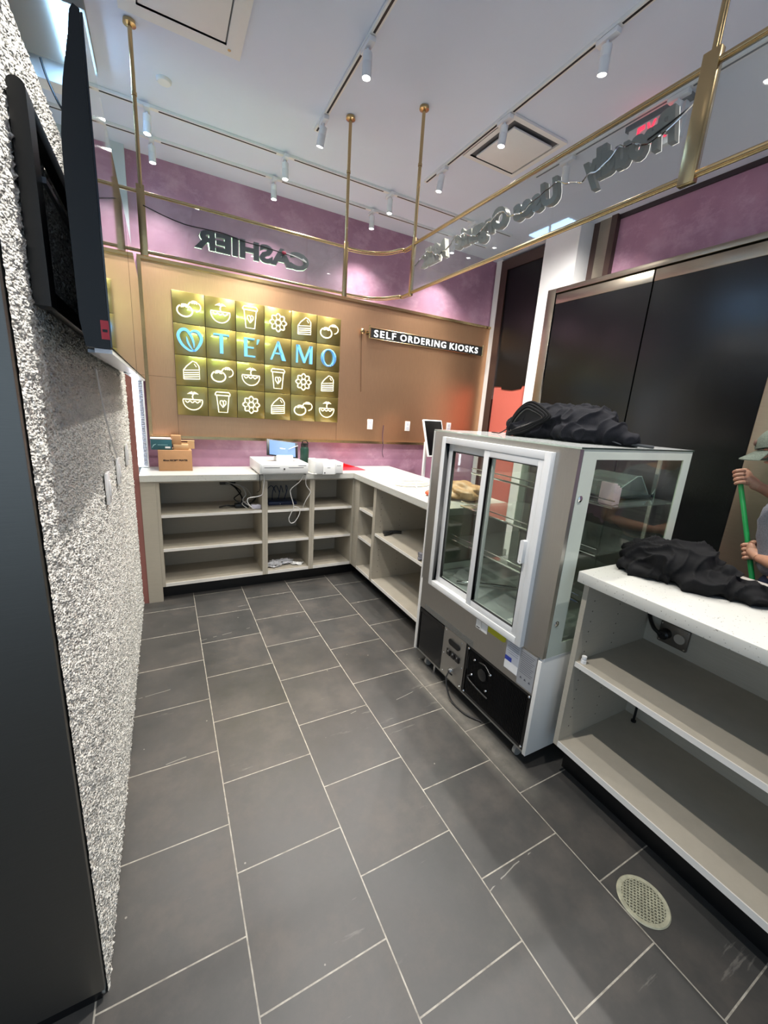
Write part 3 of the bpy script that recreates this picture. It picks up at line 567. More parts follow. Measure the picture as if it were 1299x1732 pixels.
obj('letter_wire', MB().tube(spline([(0.61, YS - 0.008, 2.192), (0.67, YS - 0.008, 2.186), (0.72, YS - 0.008, 2.172), (0.70, YS - 0.008, 2.185)], 5), 0.0022, 6), m_wplas, hs)
# ================================================================ LEFT WALL: SCREENS, BRACKET, SWITCHES
def tv(y0, y1, lab, badge):
    t = thing('television', lab, 'television', (-0.11, (y0 + y1) / 2, 1.51), 'wall-mounted menu screens')
    mb = MB().prism([(-0.085, 1.512), (-0.085, 2.036), (-0.094, 2.04), (-0.100, 2.03), (-0.104, 2.0), (-0.118, 1.93), (-0.128, 1.85), (-0.13, 1.78), (-0.13, 1.56), (-0.124, 1.512)], (0, y0, 0), EX, EZ, (0, y1 - y0, 0)); obj('rear_shell', mb, m_tv, t)
    obj('screen', MB().box(-0.0845, -0.0815, y0 + 0.002, y1 - 0.002, 1.514, 2.034), m_blackgloss, t)
    obj('bottom_trim', MB().box(-0.112, -0.083, y0 + 0.01, y1 - 0.01, 1.503, 1.511), M('painted_glow_white', (236, 240, 246), 0.25), t)  # white colour imitates the LED column's reflection along the lower edge
    obj('port_strip', MB().box(-0.128, -0.114, y0 + 0.05, y1 - 0.05, 1.505, 1.511), M('silver_port_strip', (120, 124, 128), 0.3, 0.8), t)
    if badge: obj('badge', MB().box(-0.0975, -0.0845, y0 - 0.001, y0 + 0.0005, 1.528, 1.562), M('red_badge', (196, 60, 70), 0.5), t, None); obj('badge', MB().box(-0.095, -0.087, y0 - 0.0015, y0, 1.541, 1.546), m_black, t)
    return t
tv(1.0, 1.86, 'black flat television nearest the viewer on the stucco wall', True); tv(1.875, 2.76, 'second black flat television farther along the stucco wall toward the counter', False)
t = thing('wall_bracket', 'black rounded metal bracket holding the screens off the stucco wall', 'bracket', (-0.18, 1.1, 1.57))
prof = [(-0.196, 1.575)] + [(-0.1835 + 0.0125 * math.cos(a), 1.905 + 0.0125 * math.sin(a)) for a in [PI - PI * i / 10 for i in range(11)]] + [(-0.171, 1.575)]
obj('end_plate', MB().prism(prof, (0, 1.01, 0), EX, EZ, (0, 0.05, 0)), m_black, t)
obj('top_rail', MB().box(-0.193, -0.172, 1.06, 2.7, 1.875, 1.91, 0.003), m_black, t); obj('bottom_rail', MB().box(-0.193, -0.172, 1.06, 2.7, 1.575, 1.61, 0.003), m_black, t)
obj('top_rail', MB().box(-0.172, -0.165, 1.06, 2.7, 1.79, 1.80), M('bare_steel_strip', (120, 120, 122), 0.3, 0.9), t)
for y in (1.42, 2.3): obj('arm', MB().box(-0.186, -0.130, y, y + 0.035, 1.60, 1.88, 0.003), m_black, t)
def wswitch(y, z, h, lab):
    t = thing('wall_switch', lab, 'switch', (-0.195, y, z), 'white switch plates on the stucco wall')
    obj('plate', MB().box(-0.194, -0.184, y - 0.035, y + 0.035, z - h, z + h, 0.002), m_wplas, t); obj('rocker', MB().box(-0.184, -0.180, y - 0.012, y + 0.012, z - h * 0.5, z + h * 0.5, 0.001), m_wplas, t)
wswitch(1.70, 1.10, 0.055, 'white switch plate on the stucco wall, nearest the viewer'); wswitch(2.09, 1.10, 0.055, 'white switch plate on the stucco wall, middle of the three below the white cord'); wswitch(2.58, 1.11, 0.055, 'white switch plate on the stucco wall, farthest and next to the counter')
tag(obj('cord', MB().tube(spline([(-0.186, 1.66, 1.50), (-0.187, 1.76, 1.38), (-0.187, 1.90, 1.26), (-0.187, 2.06, 1.16)]), 0.003, 6), m_wplas), 'thin white cord running down the stucco wall below the screens', 'cord')
# ================================================================ COUNTERS AND SHELF UNITS
wt = MB().prism([(-0.165, 3.04), (1.36, 3.04), (1.36, 1.79), (1.90, 1.79), (1.90, 3.434), (-0.165, 3.434)], (0, 0, 0.873), EX, EY, (0, 0, 0.042))
tag(obj('worktop', wt, m_quartz), 'white L-shaped quartz worktop running under the logo sign and round to the display fridge', 'worktop')
def unit(name, lab, cat, axis, a, b, f, d, z0, z1, shelves, left=True, right=True, tw=0.02, grp=None, holes=False, sign=1):
    # axis 'x': opening faces -y, a..b along x, f = front y, d = back y;   axis 'y': opening faces -x, a..b along y
    def bx(p, q, r0, r1, s0, s1, bev=0.0): return MB().box(p, q, r0, r1, s0, s1, bev) if axis == 'x' else MB().box(r0, r1, p, q, s0, s1, bev)
    c = ((a + b) / 2, (f + d) / 2, z0) if axis == 'x' else ((f + d) / 2, (a + b) / 2, z0)
    t = thing(name, lab, cat, c, grp)
    for on, p, q in ((left, a, a + tw), (right, b - tw, b)):
        if on:
            s = obj('side_panel', bx(p, q, f + 0.002, d, z0, z1), m_cab, t); obj('edge_band', bx(p, q, f, f + 0.002, z0, z1), m_cab, s)
            if holes and q > (a + b) / 2:
                hb = MB(); xx = p - 0.0004
                for k in range(14):
                    for dd in (0.05, 0.22):
                        z = z0 + 0.08 + k * (z1 - z0 - 0.16) / 13; hb.add([(f + dd + 0.003 * math.cos(u * PI / 4), xx, z + 0.003 * math.sin(u * PI / 4)) if axis == 'y' else (0, 0, 0) for u in range(8)], [tuple(range(8))])
                obj('shelf_pin_holes', hb, M('hole_shadow_brown', (70, 62, 54), 0.8), s)
    ia, ib = a + (tw if left else 0), b - (tw if right else 0)
    obj('back_panel', bx(ia, ib, d - 0.008, d, z0, z1), m_cab, t)
    k = obj('bottom_shelf', bx(ia, ib, f + 0.004, d - 0.008, z0, z0 + 0.022), m_cab, t); obj('edge_band', bx(ia, ib, f, f + 0.004, z0, z0 + 0.024), m_cabedge, k)
    obj('top_panel', bx(ia, ib, f + 0.004, d - 0.008, z1 - 0.012, z1), m_cab, t)
    for z in shelves:
        k = obj('shelf', bx(ia, ib, f + 0.010, d - 0.008, z - 0.020, z), m_cab, t); obj('edge_band', bx(ia, ib, f + 0.006, f + 0.010, z - 0.020, z), m_cabedge, k)
    return t
g = 'open shelf units under the worktop'
unit('shelf_unit', 'wide open shelf unit at the left end under the cardboard boxes', 'shelf unit', 'x', -0.075, 0.640, 3.056, 3.43, 0.108, 0.872, [0.635, 0.388], grp=g)
unit('shelf_unit', 'open shelf unit holding the blue box and cables under the cash drawer', 'shelf unit', 'x', 0.641, 1.012, 3.056, 3.43, 0.108, 0.872, [0.632, 0.384], grp=g)
unit('shelf_unit', 'empty open shelf unit in the inner corner under the white printer', 'shelf unit', 'x', 1.013, 1.383, 3.056, 3.43, 0.108, 0.872, [0.632, 0.384], grp=g)
unit('shelf_unit', 'narrow three-tier shelf unit facing the aisle just past the inner corner', 'shelf unit', 'y', 2.668, 2.965, 1.377, 1.86, 0.108, 0.872, [0.645, 0.402], grp=g)
unit('shelf_unit', 'wide two-tier shelf unit facing the aisle beside the display fridge', 'shelf unit', 'y', 1.79, 2.667, 1.377, 1.86, 0.108, 0.872, [0.512], grp=g, holes=True)
t = thing('end_panel', 'greige panel closing the left end of the back counter down to the floor', 'panel', (-0.097, 3.24, 0)); obj('board', MB().box(-0.165, -0.0755, 3.052, 3.43, 0, 0.872), m_cab, t)
t = thing('corner_filler', 'greige filler boards in the inner corner between the two counter runs', 'panel', (1.40, 3.0, 0.108)); obj('board', MB().box(1.377, 1.395, 2.966, 3.055, 0.108, 0.872), m_cab, t)
tag(obj('toe_kick', MB().box(-0.075, 1.46, 3.13, 3.15, 0, 0.107), m_kick), 'black recessed plinth under the back shelf units', 'plinth')
tag(obj('toe_kick', MB().box(1.46, 1.48, 1.80, 3.129, 0, 0.107), m_kick), 'black recessed plinth under the side shelf units toward the fridge', 'plinth')
tag(obj('counter_cladding', MB().box(1.862, 1.88, 1.80, 3.43, 0, 0.872), m_white), 'white back cladding of the side counter, facing the customer side', 'panel')
# right-hand counter
tag(obj('worktop', MB().box(1.298, 1.90, -0.95, 0.868, 0.873, 0.915, 0.003), m_quartz), 'speckled white quartz worktop of the near right counter with black clothes on it', 'worktop')
ru = unit('shelf_unit', 'large open two-shelf unit in the right foreground with a wall socket inside', 'shelf unit', 'y', -0.93, 0.862, 1.338, 1.80, 0.155, 0.872, [0.545], holes=True, grp='near counter')
del ru['group']
tag(obj('toe_kick', MB().box(1.427, 1.447, -0.93, 0.86, 0, 0.154), m_kick), 'black recessed plinth under the near right counter', 'plinth')
tag(obj('counter_cladding', MB().box(1.862, 1.88, -0.93, 0.86, 0, 0.872), m_white), 'white back cladding of the near right counter, facing the customer side', 'panel')
# ================================================================ THINGS ON THE BACK COUNTER
Zc = 0.9155
def carton(name, lab, x0, x1, y0, y1, z0, z1, m, cat='box', flap=True, grp=None):
    t = thing(name, lab, cat, ((x0 + x1) / 2, (y0 + y1) / 2, z0), grp); obj('carton', MB().box(x0, x1, y0, y1, z0, z1, 0.0015), m, t)
    if flap: obj('tape', MB().box(x0 + 0.002, x1 - 0.002, (y0 + y1) / 2 - 0.012, (y0 + y1) / 2 + 0.012, z1, z1 + 0.0006), M('parcel_tape', (196, 160, 116), 0.25), t)
    return t
c = carton('cardboard_box', 'large brown cardboard carton printed RECEIPT PRINTER at the left end of the counter', -0.052, 0.162, 3.22, 3.40, Zc, 1.062, m_card)
obj('print', text_mb('80mm RECEIPT PRINTER', 0.155, 0.013, 0.0006, (-0.022, 3.2195, 0.985), EX, EZ, (0, -1, 0), 0.035), M('black_print', (36, 26, 22), 0.7), c)
c = carton('cardboard_box', 'dark teal printed box on top of the large carton, left side', -0.092, 0.038, 3.235, 3.36, 1.063, 1.135, M('teal_print', (42, 88, 96), 0.4, var=0.15, vs=9), flap=False)
obj('print', MB().box(-0.05, 0.012, 3.2342, 3.235, 1.096, 1.099), M('pale_teal_print', (150, 190, 190), 0.5), c); obj('label', MB().box(-0.005, 0.028, 3.2340, 3.235, 1.074, 1.086), m_wplas, c)
obj('print', MB().ribbon([(-0.085, 1.076), (-0.075, 1.095), (-0.06, 1.102)], [0.002, 0.006, 0.002], (0, 3.235, 0), EX, EZ, (0, -0.001, 0)), M('pale_teal_print2', (150, 190, 190), 0.5), c); obj('lid', MB().box(-0.094, 0.040, 3.234, 3.361, 1.1355, 1.140), M('pinkish_white_lid', (214, 190, 184), 0.5), c)
carton('cardboard_box', 'small flat pale carton on the large carton, under the cube box', 0.046, 0.145, 3.245, 3.33, 1.063, 1.100, m_card2)
carton('cardboard_box', 'small brown cube box topmost of the stack', 0.034, 0.098, 3.25, 3.32, 1.1008, 1.163, m_card)
c = thing('cardboard_box', 'open pale carton sticking out at the right of the stack', 'box', (0.16, 3.33, 1.063))
obj('carton', MB().box(0.142, 0.188, 3.332, 3.392, 1.063, 1.118).box(0.10, 0.142, 3.332, 3.392, 1.063, 1.108), m_card2, c); obj('flap', MB().box(0.098, 0.190, 3.333, 3.390, 1.1185, 1.1205).xf(Matrix.Identity(4)), m_card2, c)
# cash drawer and tablet
dwr = thing('cash_drawer', 'white cash drawer on the back counter under the tablet', 'cash drawer', (0.775, 3.19, Zc))
obj('housing', MB().box(0.59, 0.955, 2.99, 3.385, Zc + 0.006, 1.003, 0.004), m_wplas, dwr)
dr = obj('drawer', MB().box(0.602, 0.945, 2.982, 2.989, 0.930, 0.994, 0.003), m_wplas, dwr); obj('groove', MB().box(0.622, 0.735, 2.9812, 2.982, 0.970, 0.974), m_dark, dr); obj('groove', MB().box(0.80, 0.915, 2.9812, 2.982, 0.970, 0.974), m_dark, dr)
obj('lock', MB().lathe([(0.006, 0), (0.006, 0.004), (0.001, 0.004)], (0.768, 2.981, 0.962), 16, (0, -1, 0)), m_black, dr); obj('print', MB().box(0.875, 0.935, 2.9812, 2.982, 0.984, 0.988), m_dark, dr)
for x in (0.61, 0.935):
    for y in (3.01, 3.365): obj('foot', MB().cyl((x, y, Zc), (x, y, Zc + 0.006), 0.01), m_black, dwr)
tb = thing('tablet_stand', 'tablet showing a light blue screen on a white stand on the cash drawer', 'tablet', (0.80, 3.17, 1.0035))
obj('base', MB().box(0.735, 0.865, 3.09, 3.19, 1.0035, 1.05, 0.006), m_wplas, tb); obj('neck', MB().prism([(0, 1.05), (0.06, 1.05), (0.045, 1.11), (0.035, 1.11)], (0.775, 3.11, 0), (0, 1, 0), EZ, (0.05, 0, 0)), m_wplas, tb)
def tabxf(): return Matrix.Translation((0.79, 3.13, 1.095)) @ Matrix.Rotation(math.radians(6), 4, 'Y') @ Matrix.Rotation(math.radians(-28), 4, 'X')
sc = obj('tablet', MB().box(-0.120, 0.120, -0.004, 0.004, -0.066, 0.066, 0.003).xf(tabxf()), m_black, tb)
obj('screen', MB().box(-0.100, 0.100, -0.0052, -0.0042, -0.058, 0.058).xf(tabxf()), M('blue_screen', (60, 90, 130), 0.3, emit=0.42, ecol=(112, 156, 216)), sc)
obj('screen_text', MB().ribbon([(-0.02 + 0.002 * i, 0.004 * math.sin(i * 1.7)) for i in range(21)], 0.0025, (0, -0.0054, 0), EX, EZ, (0, -0.0003, 0)).xf(tabxf()), M('screen_white', (240, 244, 250), 0.4, emit=1.1), sc)
obj('white_rod', MB().tube([tabxf() @ Vector((0.045, -0.010, -0.002)), tabxf() @ Vector((0.10, -0.012, 0.028)), tabxf() @ Vector((0.12, -0.012, 0.036))], [0.0015, 0.0032, 0.0032], 8), m_wplas, tb)  # thin white rod slanting across the tablet
bt = thing('water_bottle', 'dark green insulated bottle between the tablet and the white printer', 'bottle', (1.005, 3.26, Zc))
obj('body', MB().lathe([(0.001, 0), (0.033, 0), (0.035, 0.004), (0.035, 0.165), (0.030, 0.180), (0.027, 0.186), (0.001, 0.186)], (1.005, 3.26, Zc), 28), M('bottle_green', (26, 60, 48), 0.4, var=0.05), bt)
l = obj('lid', MB().lathe([(0.029, 0.187), (0.030, 0.190), (0.030, 0.212), (0.020, 0.216), (0.001, 0.216)], (1.005, 3.26, Zc), 28), m_black, bt); obj('handle_loop', MB().tube(spline([(0.985, 3.26, Zc + 0.214), (0.99, 3.26, Zc + 0.232), (1.02, 3.26, Zc + 0.234), (1.034, 3.26, Zc + 0.21)]), 0.004, 8), m_black, l)
pr = thing('receipt_printer', 'white receipt printer with rounded cover right of the cash drawer', 'printer', (1.13, 3.09, Zc))
prf = [(2.995, 0.0), (2.995, 0.055), (3.005, 0.085), (3.03, 0.098), (3.19, 0.098), (3.19, 0.0)]
obj('body', MB().prism([(y, z) for y, z in prf], (1.075, 0, Zc), EY, EZ, (0.10, 0, 0)), m_wplas, pr)
obj('side_shell', MB().box(1.012, 1.0745, 2.998, 3.19, Zc, Zc + 0.104, 0.006), m_wplas, pr); obj('side_shell', MB().box(1.1755, 1.245, 2.996, 3.19, Zc, Zc + 0.092, 0.006), m_wplas, pr)
obj('button', MB().lathe([(0.005, 0), (0.005, 0.003), (0.001, 0.003)], (1.09, 2.995, Zc + 0.012), 14, (0, -1, 0)), m_black, pr); obj('paper_slot', MB().box(1.185, 1.24, 2.9945, 2.996, Zc + 0.004, Zc + 0.008), m_dark, pr)
obj('print', MB().box(1.110, 1.135, 2.9945, 2.9952, Zc + 0.050, Zc + 0.053), m_dark, pr); obj('print', MB().box(1.19, 1.225, 2.9950, 2.9962, Zc + 0.066, Zc + 0.069), m_dark, pr)
dp = thing('dustpan', 'red translucent dustpan lying behind the printer in the counter corner', 'dustpan', (1.42, 3.27, Zc))
m_dp = M('red_plastic', (226, 50, 62), 0.3, coat=0.3)
obj('tray', MB().box(1.27, 1.53, 3.18, 3.36, Zc, Zc + 0.004).prism([(0, 0), (0.26, 0), (0.02, 0.065), (0, 0.06)], (1.27, 3.36, Zc), EX, EZ, (0, 0.004, 0)).prism([(0, 0), (0.18, 0), (0.18, 0.065), (0, 0.01)], (1.266, 3.18, Zc), EY, EZ, (0.004, 0, 0)), m_dp, dp)
obj('handle', MB().tube([(1.28, 3.29, Zc + 0.04), (1.255, 3.30, Zc + 0.055)], 0.009), m_dp, dp)
cr = thing('cable_coil', 'coil of flat white cable tied in the middle on the side counter', 'coil', (1.58, 2.50, Zc))
for k in range(3):
    s = 1 - 0.03 * k
    obj('loop', MB().tube([(1.585 + 0.135 * s * math.cos(a), 2.49 + 0.082 * s * math.sin(a) * (1 - 0.0), Zc + 0.006 + 0.0095 * k) for a in [2 * PI * i / 40 for i in range(40)]], 0.0055, 8, closed=True), M('cream_cable', (232, 228, 208), 0.5), cr)
    obj('loop', MB().tube([(1.585 + 0.118 * s * math.cos(a), 2.49 + 0.066 * s * math.sin(a), Zc + 0.006 + 0.0095 * k) for a in [2 * PI * i / 40 for i in range(40)]], 0.0055, 8, closed=True), m_wplas, cr)
obj('tie', MB().tube([(1.56 + 0.0 * i, 2.415 + 0.018 * math.cos(a), Zc + 0.0185 + 0.0145 * math.sin(a)) for i, a in enumerate([2 * PI * q / 14 for q in range(14)])], 0.004, 6, closed=True), m_wplas, cr)
obj('loose_end', MB().tube(spline([(1.56, 2.40, Zc + 0.012), (1.545, 2.36, Zc + 0.006), (1.56, 2.33, Zc + 0.005)]), 0.004, 6), m_wplas, cr)
# kiosk on its stand
kk = thing('order_kiosk', 'black self-ordering screen with white bezel on a slim white pole behind the side counter', 'kiosk', (2.03, 3.02, 0))
obj('floor_plate', MB().box(1.92, 2.16, 2.92, 3.12, 0, 0.012, 0.003), m_wplas, kk); obj('pole', MB().box(2.018, 2.042, 3.008, 3.032, 0.012, 1.19, 0.003), m_wplas, kk); obj('arm', MB().tube([(2.03, 3.02, 1.18), (2.095, 2.995, 1.225)], 0.010), m_wplas, kk)
KX = Matrix.Translation((2.095, 2.985, 1.225)) @ Matrix.Rotation(math.radians(6), 4, 'Z') @ Matrix.Rotation(math.radians(-20), 4, 'X')
b = obj('bezel', MB().box(-0.107, 0.107, -0.006, 0.012, -0.165, 0.165, 0.004).xf(KX), m_wplas, kk); obj('screen', MB().box(-0.096, 0.096, -0.0075, -0.006, -0.153, 0.153).xf(KX), M('matt_black_screen', (7, 7, 8), 0.25, spec=0.3), b)
# things on the shelves
rb = thing('router', 'dark blue box with cables on the upper shelf below the cash drawer', 'router', (0.80, 3.27, 0.632))
obj('case', MB().box(0.70, 0.93, 3.20, 3.35, 0.6325, 0.66, 0.003), M('navy_plastic', (18, 30, 62), 0.35), rb)
for k in range(4): obj('cable', MB().tube(spline([(0.70 + 0.05 * k, 3.30, 0.66), (0.69 + 0.06 * k, 3.28, 0.72 + 0.01 * k), (0.75 + 0.04 * k, 3.33, 0.77), (0.80 + 0.03 * k, 3.38, 0.70)]), 0.003, 6), M('navy_cable', (28, 44, 84), 0.4), rb)
obj('indicator', MB().box(0.79, 0.795, 3.199, 3.2, 0.642, 0.646), m_wplas, rb)
sl = thing('power_adapter', 'black adapter and tangled cords on the top left shelf', 'adapter', (0.46, 3.22, 0.635))
obj('brick', MB().box(0.44, 0.54, 3.15, 3.21, 0.636, 0.668, 0.005), m_black, sl); obj('plug', MB().box(0.55, 0.62, 3.10, 3.14, 0.636, 0.668, 0.005), M('pale_plug', (216, 212, 226), 0.4), sl)
obj('cord', MB().tube(spline([(0.33, 3.18, 0.645), (0.38, 3.16, 0.66), (0.44, 3.18, 0.65), (0.50, 3.2, 0.69), (0.47, 3.3, 0.76), (0.42, 3.36, 0.80)]), 0.006, 8), m_black, sl)
obj('cord', MB().tube(spline([(0.39, 3.36, 0.81), (0.44, 3.3, 0.80), (0.50, 3.26, 0.79), (0.53, 3.22, 0.73), (0.50, 3.18, 0.69), (0.55, 3.12, 0.65)]), 0.004, 8), M('grey_cord', (170, 170, 168), 0.4), sl)
obj('cord', MB().tube(spline([(0.42, 3.35, 0.80), (0.50, 3.28, 0.74), (0.44, 3.2, 0.70), (0.53, 3.17, 0.655), (0.60, 3.2, 0.70), (0.56, 3.25, 0.645), (0.40, 3.22, 0.642)]), 0.0045, 8), m_black, sl)
obj('cord', MB().tube(spline([(0.40, 3.36, 0.79), (0.53, 3.30, 0.77), (0.57, 3.22, 0.70), (0.49, 3.15, 0.675), (0.52, 3.10, 0.645)]), 0.003, 8), M('grey_cord_2', (176, 176, 172), 0.4), sl)
tag(obj('socket_box', MB().box(0.36, 0.48, 3.39, 3.42, 0.775, 0.84, 0.004), m_dark), 'dark socket box with grey plug under the back worktop, top left shelf', 'socket')
m_wire = M('pale_grey_cable', (206, 204, 200), 0.4)
tag(obj('cable', MB().tube(spline([(0.60, 3.02, Zc + 0.005), (0.625, 3.03, Zc + 0.004), (0.628, 3.018, 0.88), (0.622, 3.03, 0.80), (0.615, 3.04, 0.76), (0.58, 3.045, 0.745), (0.52, 3.05, 0.735), (0.515, 3.05, 0.70), (0.545, 3.05, 0.66), (0.565, 3.08, 0.641)], 6), 0.0035, 8), m_wire), 'pale cable dropping off the counter edge onto the top left shelf', 'cable')
tag(obj('cable', MB().tube(spline([(0.62, 3.06, Zc + 0.004), (0.600, 3.03, Zc + 0.004), (0.597, 3.018, 0.875), (0.600, 3.03, 0.80), (0.59, 3.09, 0.77)], 6), 0.003, 8), m_black), 'thin black cable hanging at the left front corner of the cash drawer', 'cable')
tag(obj('cable', MB().tube(spline([(1.02, 2.985, Zc + 0.004), (0.96, 3.02, Zc + 0.004), (0.93, 3.015, Zc), (0.90, 3.02, 0.86), (0.835, 3.03, 0.80), (0.83, 3.03, 0.76), (0.85, 3.03, 0.69), (0.855, 3.03, 0.65), (0.835, 3.035, 0.60), (0.82, 3.035, 0.56), (0.835, 3.035, 0.525), (0.87, 3.035, 0.535), (0.905, 3.035, 0.60), (0.895, 3.03, 0.645), (0.86, 3.03, 0.66)], 8), 0.0032, 8), m_wire), 'long pale looping cable hanging in front of the middle shelves', 'cable')
tag(obj('cable', MB().tube(spline([(0.99, 2.99, Zc + 0.0045), (0.95, 3.022, Zc + 0.0075), (0.945, 3.016, 0.89), (0.95, 3.025, 0.83), (0.985, 3.03, 0.78), (0.985, 3.03, 0.76), (0.95, 3.03, 0.70), (0.935, 3.05, 0.64)], 8), 0.003, 8), m_wire), 'pale cable hanging down right of the long looping one', 'cable')
def crumple(name, lab, cat, c, r, mat, n=2, seed=1, amp=0.75):
    rr = random.Random(seed); mb = MB()
    for q in range(n):
        cc = Vector((c[0] + rr.uniform(-r[0], r[0]) * 0.6 * (n > 1), c[1] + rr.uniform(-r[1], r[1]) * 0.5 * (n > 1), c[2])); s = rr.uniform(0.6, 1)
        k = MB().ball((0, 0, 0), 1.0, 14, 10)
        for i, v in enumerate(k.v):
            d = 1 + amp * (noise.noise(v * 2.1 + Vector((q * 7, seed, 0))) + 0.7 * noise.noise(v * 5 + Vector((seed, q, 3)))); v2 = v * d; k.v[i] = Vector((cc.x + v2.x * r[0] * s / 1.4, cc.y + v2.y * r[1] * s / 1.4, max(c[2], cc.z + r[2] * 0.7 + v2.z * r[2] * 0.8)))
        mb.add(k.v, k.f)
    return tag(obj(name, mb, mat), lab, cat)
m_plas = M('crinkled_plastic', (190, 190, 192), 0.2, var=0.3, vs=60)
crumple('plastic_wrap', 'crumpled clear plastic on the bottom middle shelf', 'plastic', (0.77, 3.16, 0.1325), (0.10, 0.05, 0.030), m_plas, 5, 4); crumple('plastic_wrap', 'flat white torn plastic piece on the bottom middle shelf, right side', 'plastic', (0.90, 3.14, 0.1325), (0.06, 0.035, 0.014), m_wplas, 2, 9)
tl = thing('hand_tool', 'dark grey tool lying on the wide side shelf near the divider', 'tool', (1.49, 2.60, 0.5125))
obj('body', MB().tube(spline([(1.44, 2.62, 0.524), (1.50, 2.60, 0.527), (1.58, 2.58, 0.524)]), [0.012] * 8 + [0.012] * 9, 8), m_dark, tl); obj('grip', MB().tube(spline([(1.42, 2.56, 0.521), (1.47, 2.57, 0.522), (1.52, 2.60, 0.522)]), 0.008, 8), m_dark, tl)
crumple('plastic_bag', 'small clear plastic bag of screws on the wide side shelf near the fridge', 'bag', (1.46, 2.03, 0.5127), (0.06, 0.06, 0.035), M('dark_bag', (120, 120, 128), 0.2, var=0.6, vs=50), 3, 21)
# inside the near right unit
ob = thing('socket_box', 'metal double socket box with a black plug inside the near right counter', 'socket', (1.79, 0.73, 0.63))
obj('face_plate', MB().box(1.778, 1.791, 0.675, 0.785, 0.575, 0.665, 0.004), M('worn_steel_plate', (112, 104, 94), 0.4, 0.6), ob)
obj('socket', MB().lathe([(0.020, 0), (0.020, 0.004), (0.001, 0.004)], (1.778, 0.705, 0.62), 20, (-1, 0, 0)), M('beige_socket', (170, 160, 146), 0.5), ob)
obj('plug', MB().lathe([(0.021, 0), (0.021, 0.03), (0.014, 0.036), (0.001, 0.036)], (1.778, 0.755, 0.62), 20, (-1, 0, 0)), m_black, ob)
obj('cord', MB().tube(spline([(1.745, 0.757, 0.62), (1.75, 0.79, 0.63), (1.77, 0.82, 0.65), (1.785, 0.835, 0.665)]), 0.008, 8), m_black, ob)
for y in (0.683, 0.777):
    for z in (0.583, 0.657): obj('screw', MB().lathe([(0.004, 0), (0.003, 0.002), (0.001, 0.002)], (1.778, y, z), 10, (-1, 0, 0)), m_chrome, ob)
fi = thing('pipe_fitting', 'small white plastic fitting standing on the middle shelf of the near right unit', 'fitting', (1.365, 0.822, 0.5455))
obj('nut', MB().lathe([(0.001, 0), (0.011, 0), (0.011, 0.014), (0.007, 0.015), (0.001, 0.015)], (1.365, 0.822, 0.5455), 6), m_wplas, fi); obj('collar', MB().lathe([(0.007, 0.0155), (0.007, 0.017), (0.009, 0.019), (0.009, 0.029), (0.005, 0.029), (0.001, 0.026)], (1.365, 0.822, 0.5455), 18), m_wplas, fi)
lv = thing('levelling_foot', 'thin black rod with a foot at the back of the lower right shelf', 'rod', (1.75, 0.74, 0.178)); obj('rod', MB().cyl((1.75, 0.78, 0.186), (1.75, 0.78, 0.34), 0.005), m_black, lv); obj('pad', MB().cyl((1.75, 0.78, 0.178), (1.75, 0.78, 0.1855), 0.010), m_black, lv)
# floor drain
dn = thing('floor_drain', 'round pale metal grid drain set in the dark floor tiles', 'drain', (1.237, 0.402, 0.0)); DC = (1.237, 0.402); m_dr = M('pale_worn_metal', (176, 174, 150), 0.55, 0.2, var=0.2, vs=40)
obj('rim', MB().lathe([(0.060, 0.0), (0.060, 0.003), (0.064, 0.004), (0.071, 0.004), (0.074, 0.001)], (DC[0], DC[1], 0.0005), 48), m_dr, dn)
obj('well', MB().lathe([(0.001, 0.0026), (0.0605, 0.0026), (0.0605, 0.0022)], (DC[0], DC[1], 0.0), 40), M('drain_dark', (84, 82, 66), 0.8), dn)
gm = MB(); ca, sa = math.cos(0.55), math.sin(0.55)
for k in range(-6, 7):
    h = math.sqrt(max(0, 0.060 ** 2 - (k * 0.0092) ** 2))
    if h < 0.01: continue
    for s in (0, 1):
        p, q = (Vector((k * 0.0092, -h, 0)), Vector((k * 0.0092, h, 0))) if s == 0 else (Vector((-h, k * 0.0092, 0)), Vector((h, k * 0.0092, 0)))
        p, q = [Vector((v.x * ca - v.y * sa + DC[0], v.x * sa + v.y * ca + DC[1], 0.0042)) for v in (p, q)]; gm.tube([p, q], 0.0019, 6)
obj('grate', gm, m_dr, dn)
# ================================================================ DISPLAY FRIDGE
F = thing('display_fridge', 'tall glass and stainless steel display fridge with white sliding doors', 'fridge', (1.60, 1.34, 0.0))
FX, BX, Y0, Y1 = 1.25, 1.965, 0.915, 1.785
for y, xs_ in ((Y0, (FX, 1.93)), (Y1, (FX, 1.93))):
    s = 1 if y == Y0 else -1
    obj('side_panel', MB().box(FX, 1.93, min(y, y + s * 0.018), max(y, y + s * 0.018), 0.07, 0.518, 0.002), m_wpanel, F); obj('side_ledge', MB().box(FX + 0.01, 1.95, min(y - s * 0.002, y + s * 0.03), max(y - s * 0.002, y + s * 0.03), 0.518, 0.530), m_wplas, F)
obj('front_panel', MB().box(FX, FX + 0.02, Y0 + 0.018, Y1 - 0.018, 0.352, 0.529), m_steel, F)
obj('customer_panel', MB().box(1.91, 1.93, Y0 + 0.018, Y1 - 0.018, 0.07, 0.529), m_wpanel, F)
obj('base_pan', MB().box(FX + 0.006, 1.91, Y0 + 0.019, Y1 - 0.019, 0.07, 0.082), M('galvanised_pan', (150, 150, 146), 0.4, 0.7), F)
cp = obj('control_panel', MB().box(FX + 0.001, FX + 0.012, 1.345, 1.525, 0.082, 0.350), m_steel, F)
ov = [(1.432 + 0.028 * math.copysign(1, math.cos(a)) + 0.017 * math.cos(a), 0.292 + 0.017 * math.sin(a)) for a in [2 * PI * (i + 0.5) / 28 for i in range(28)]]
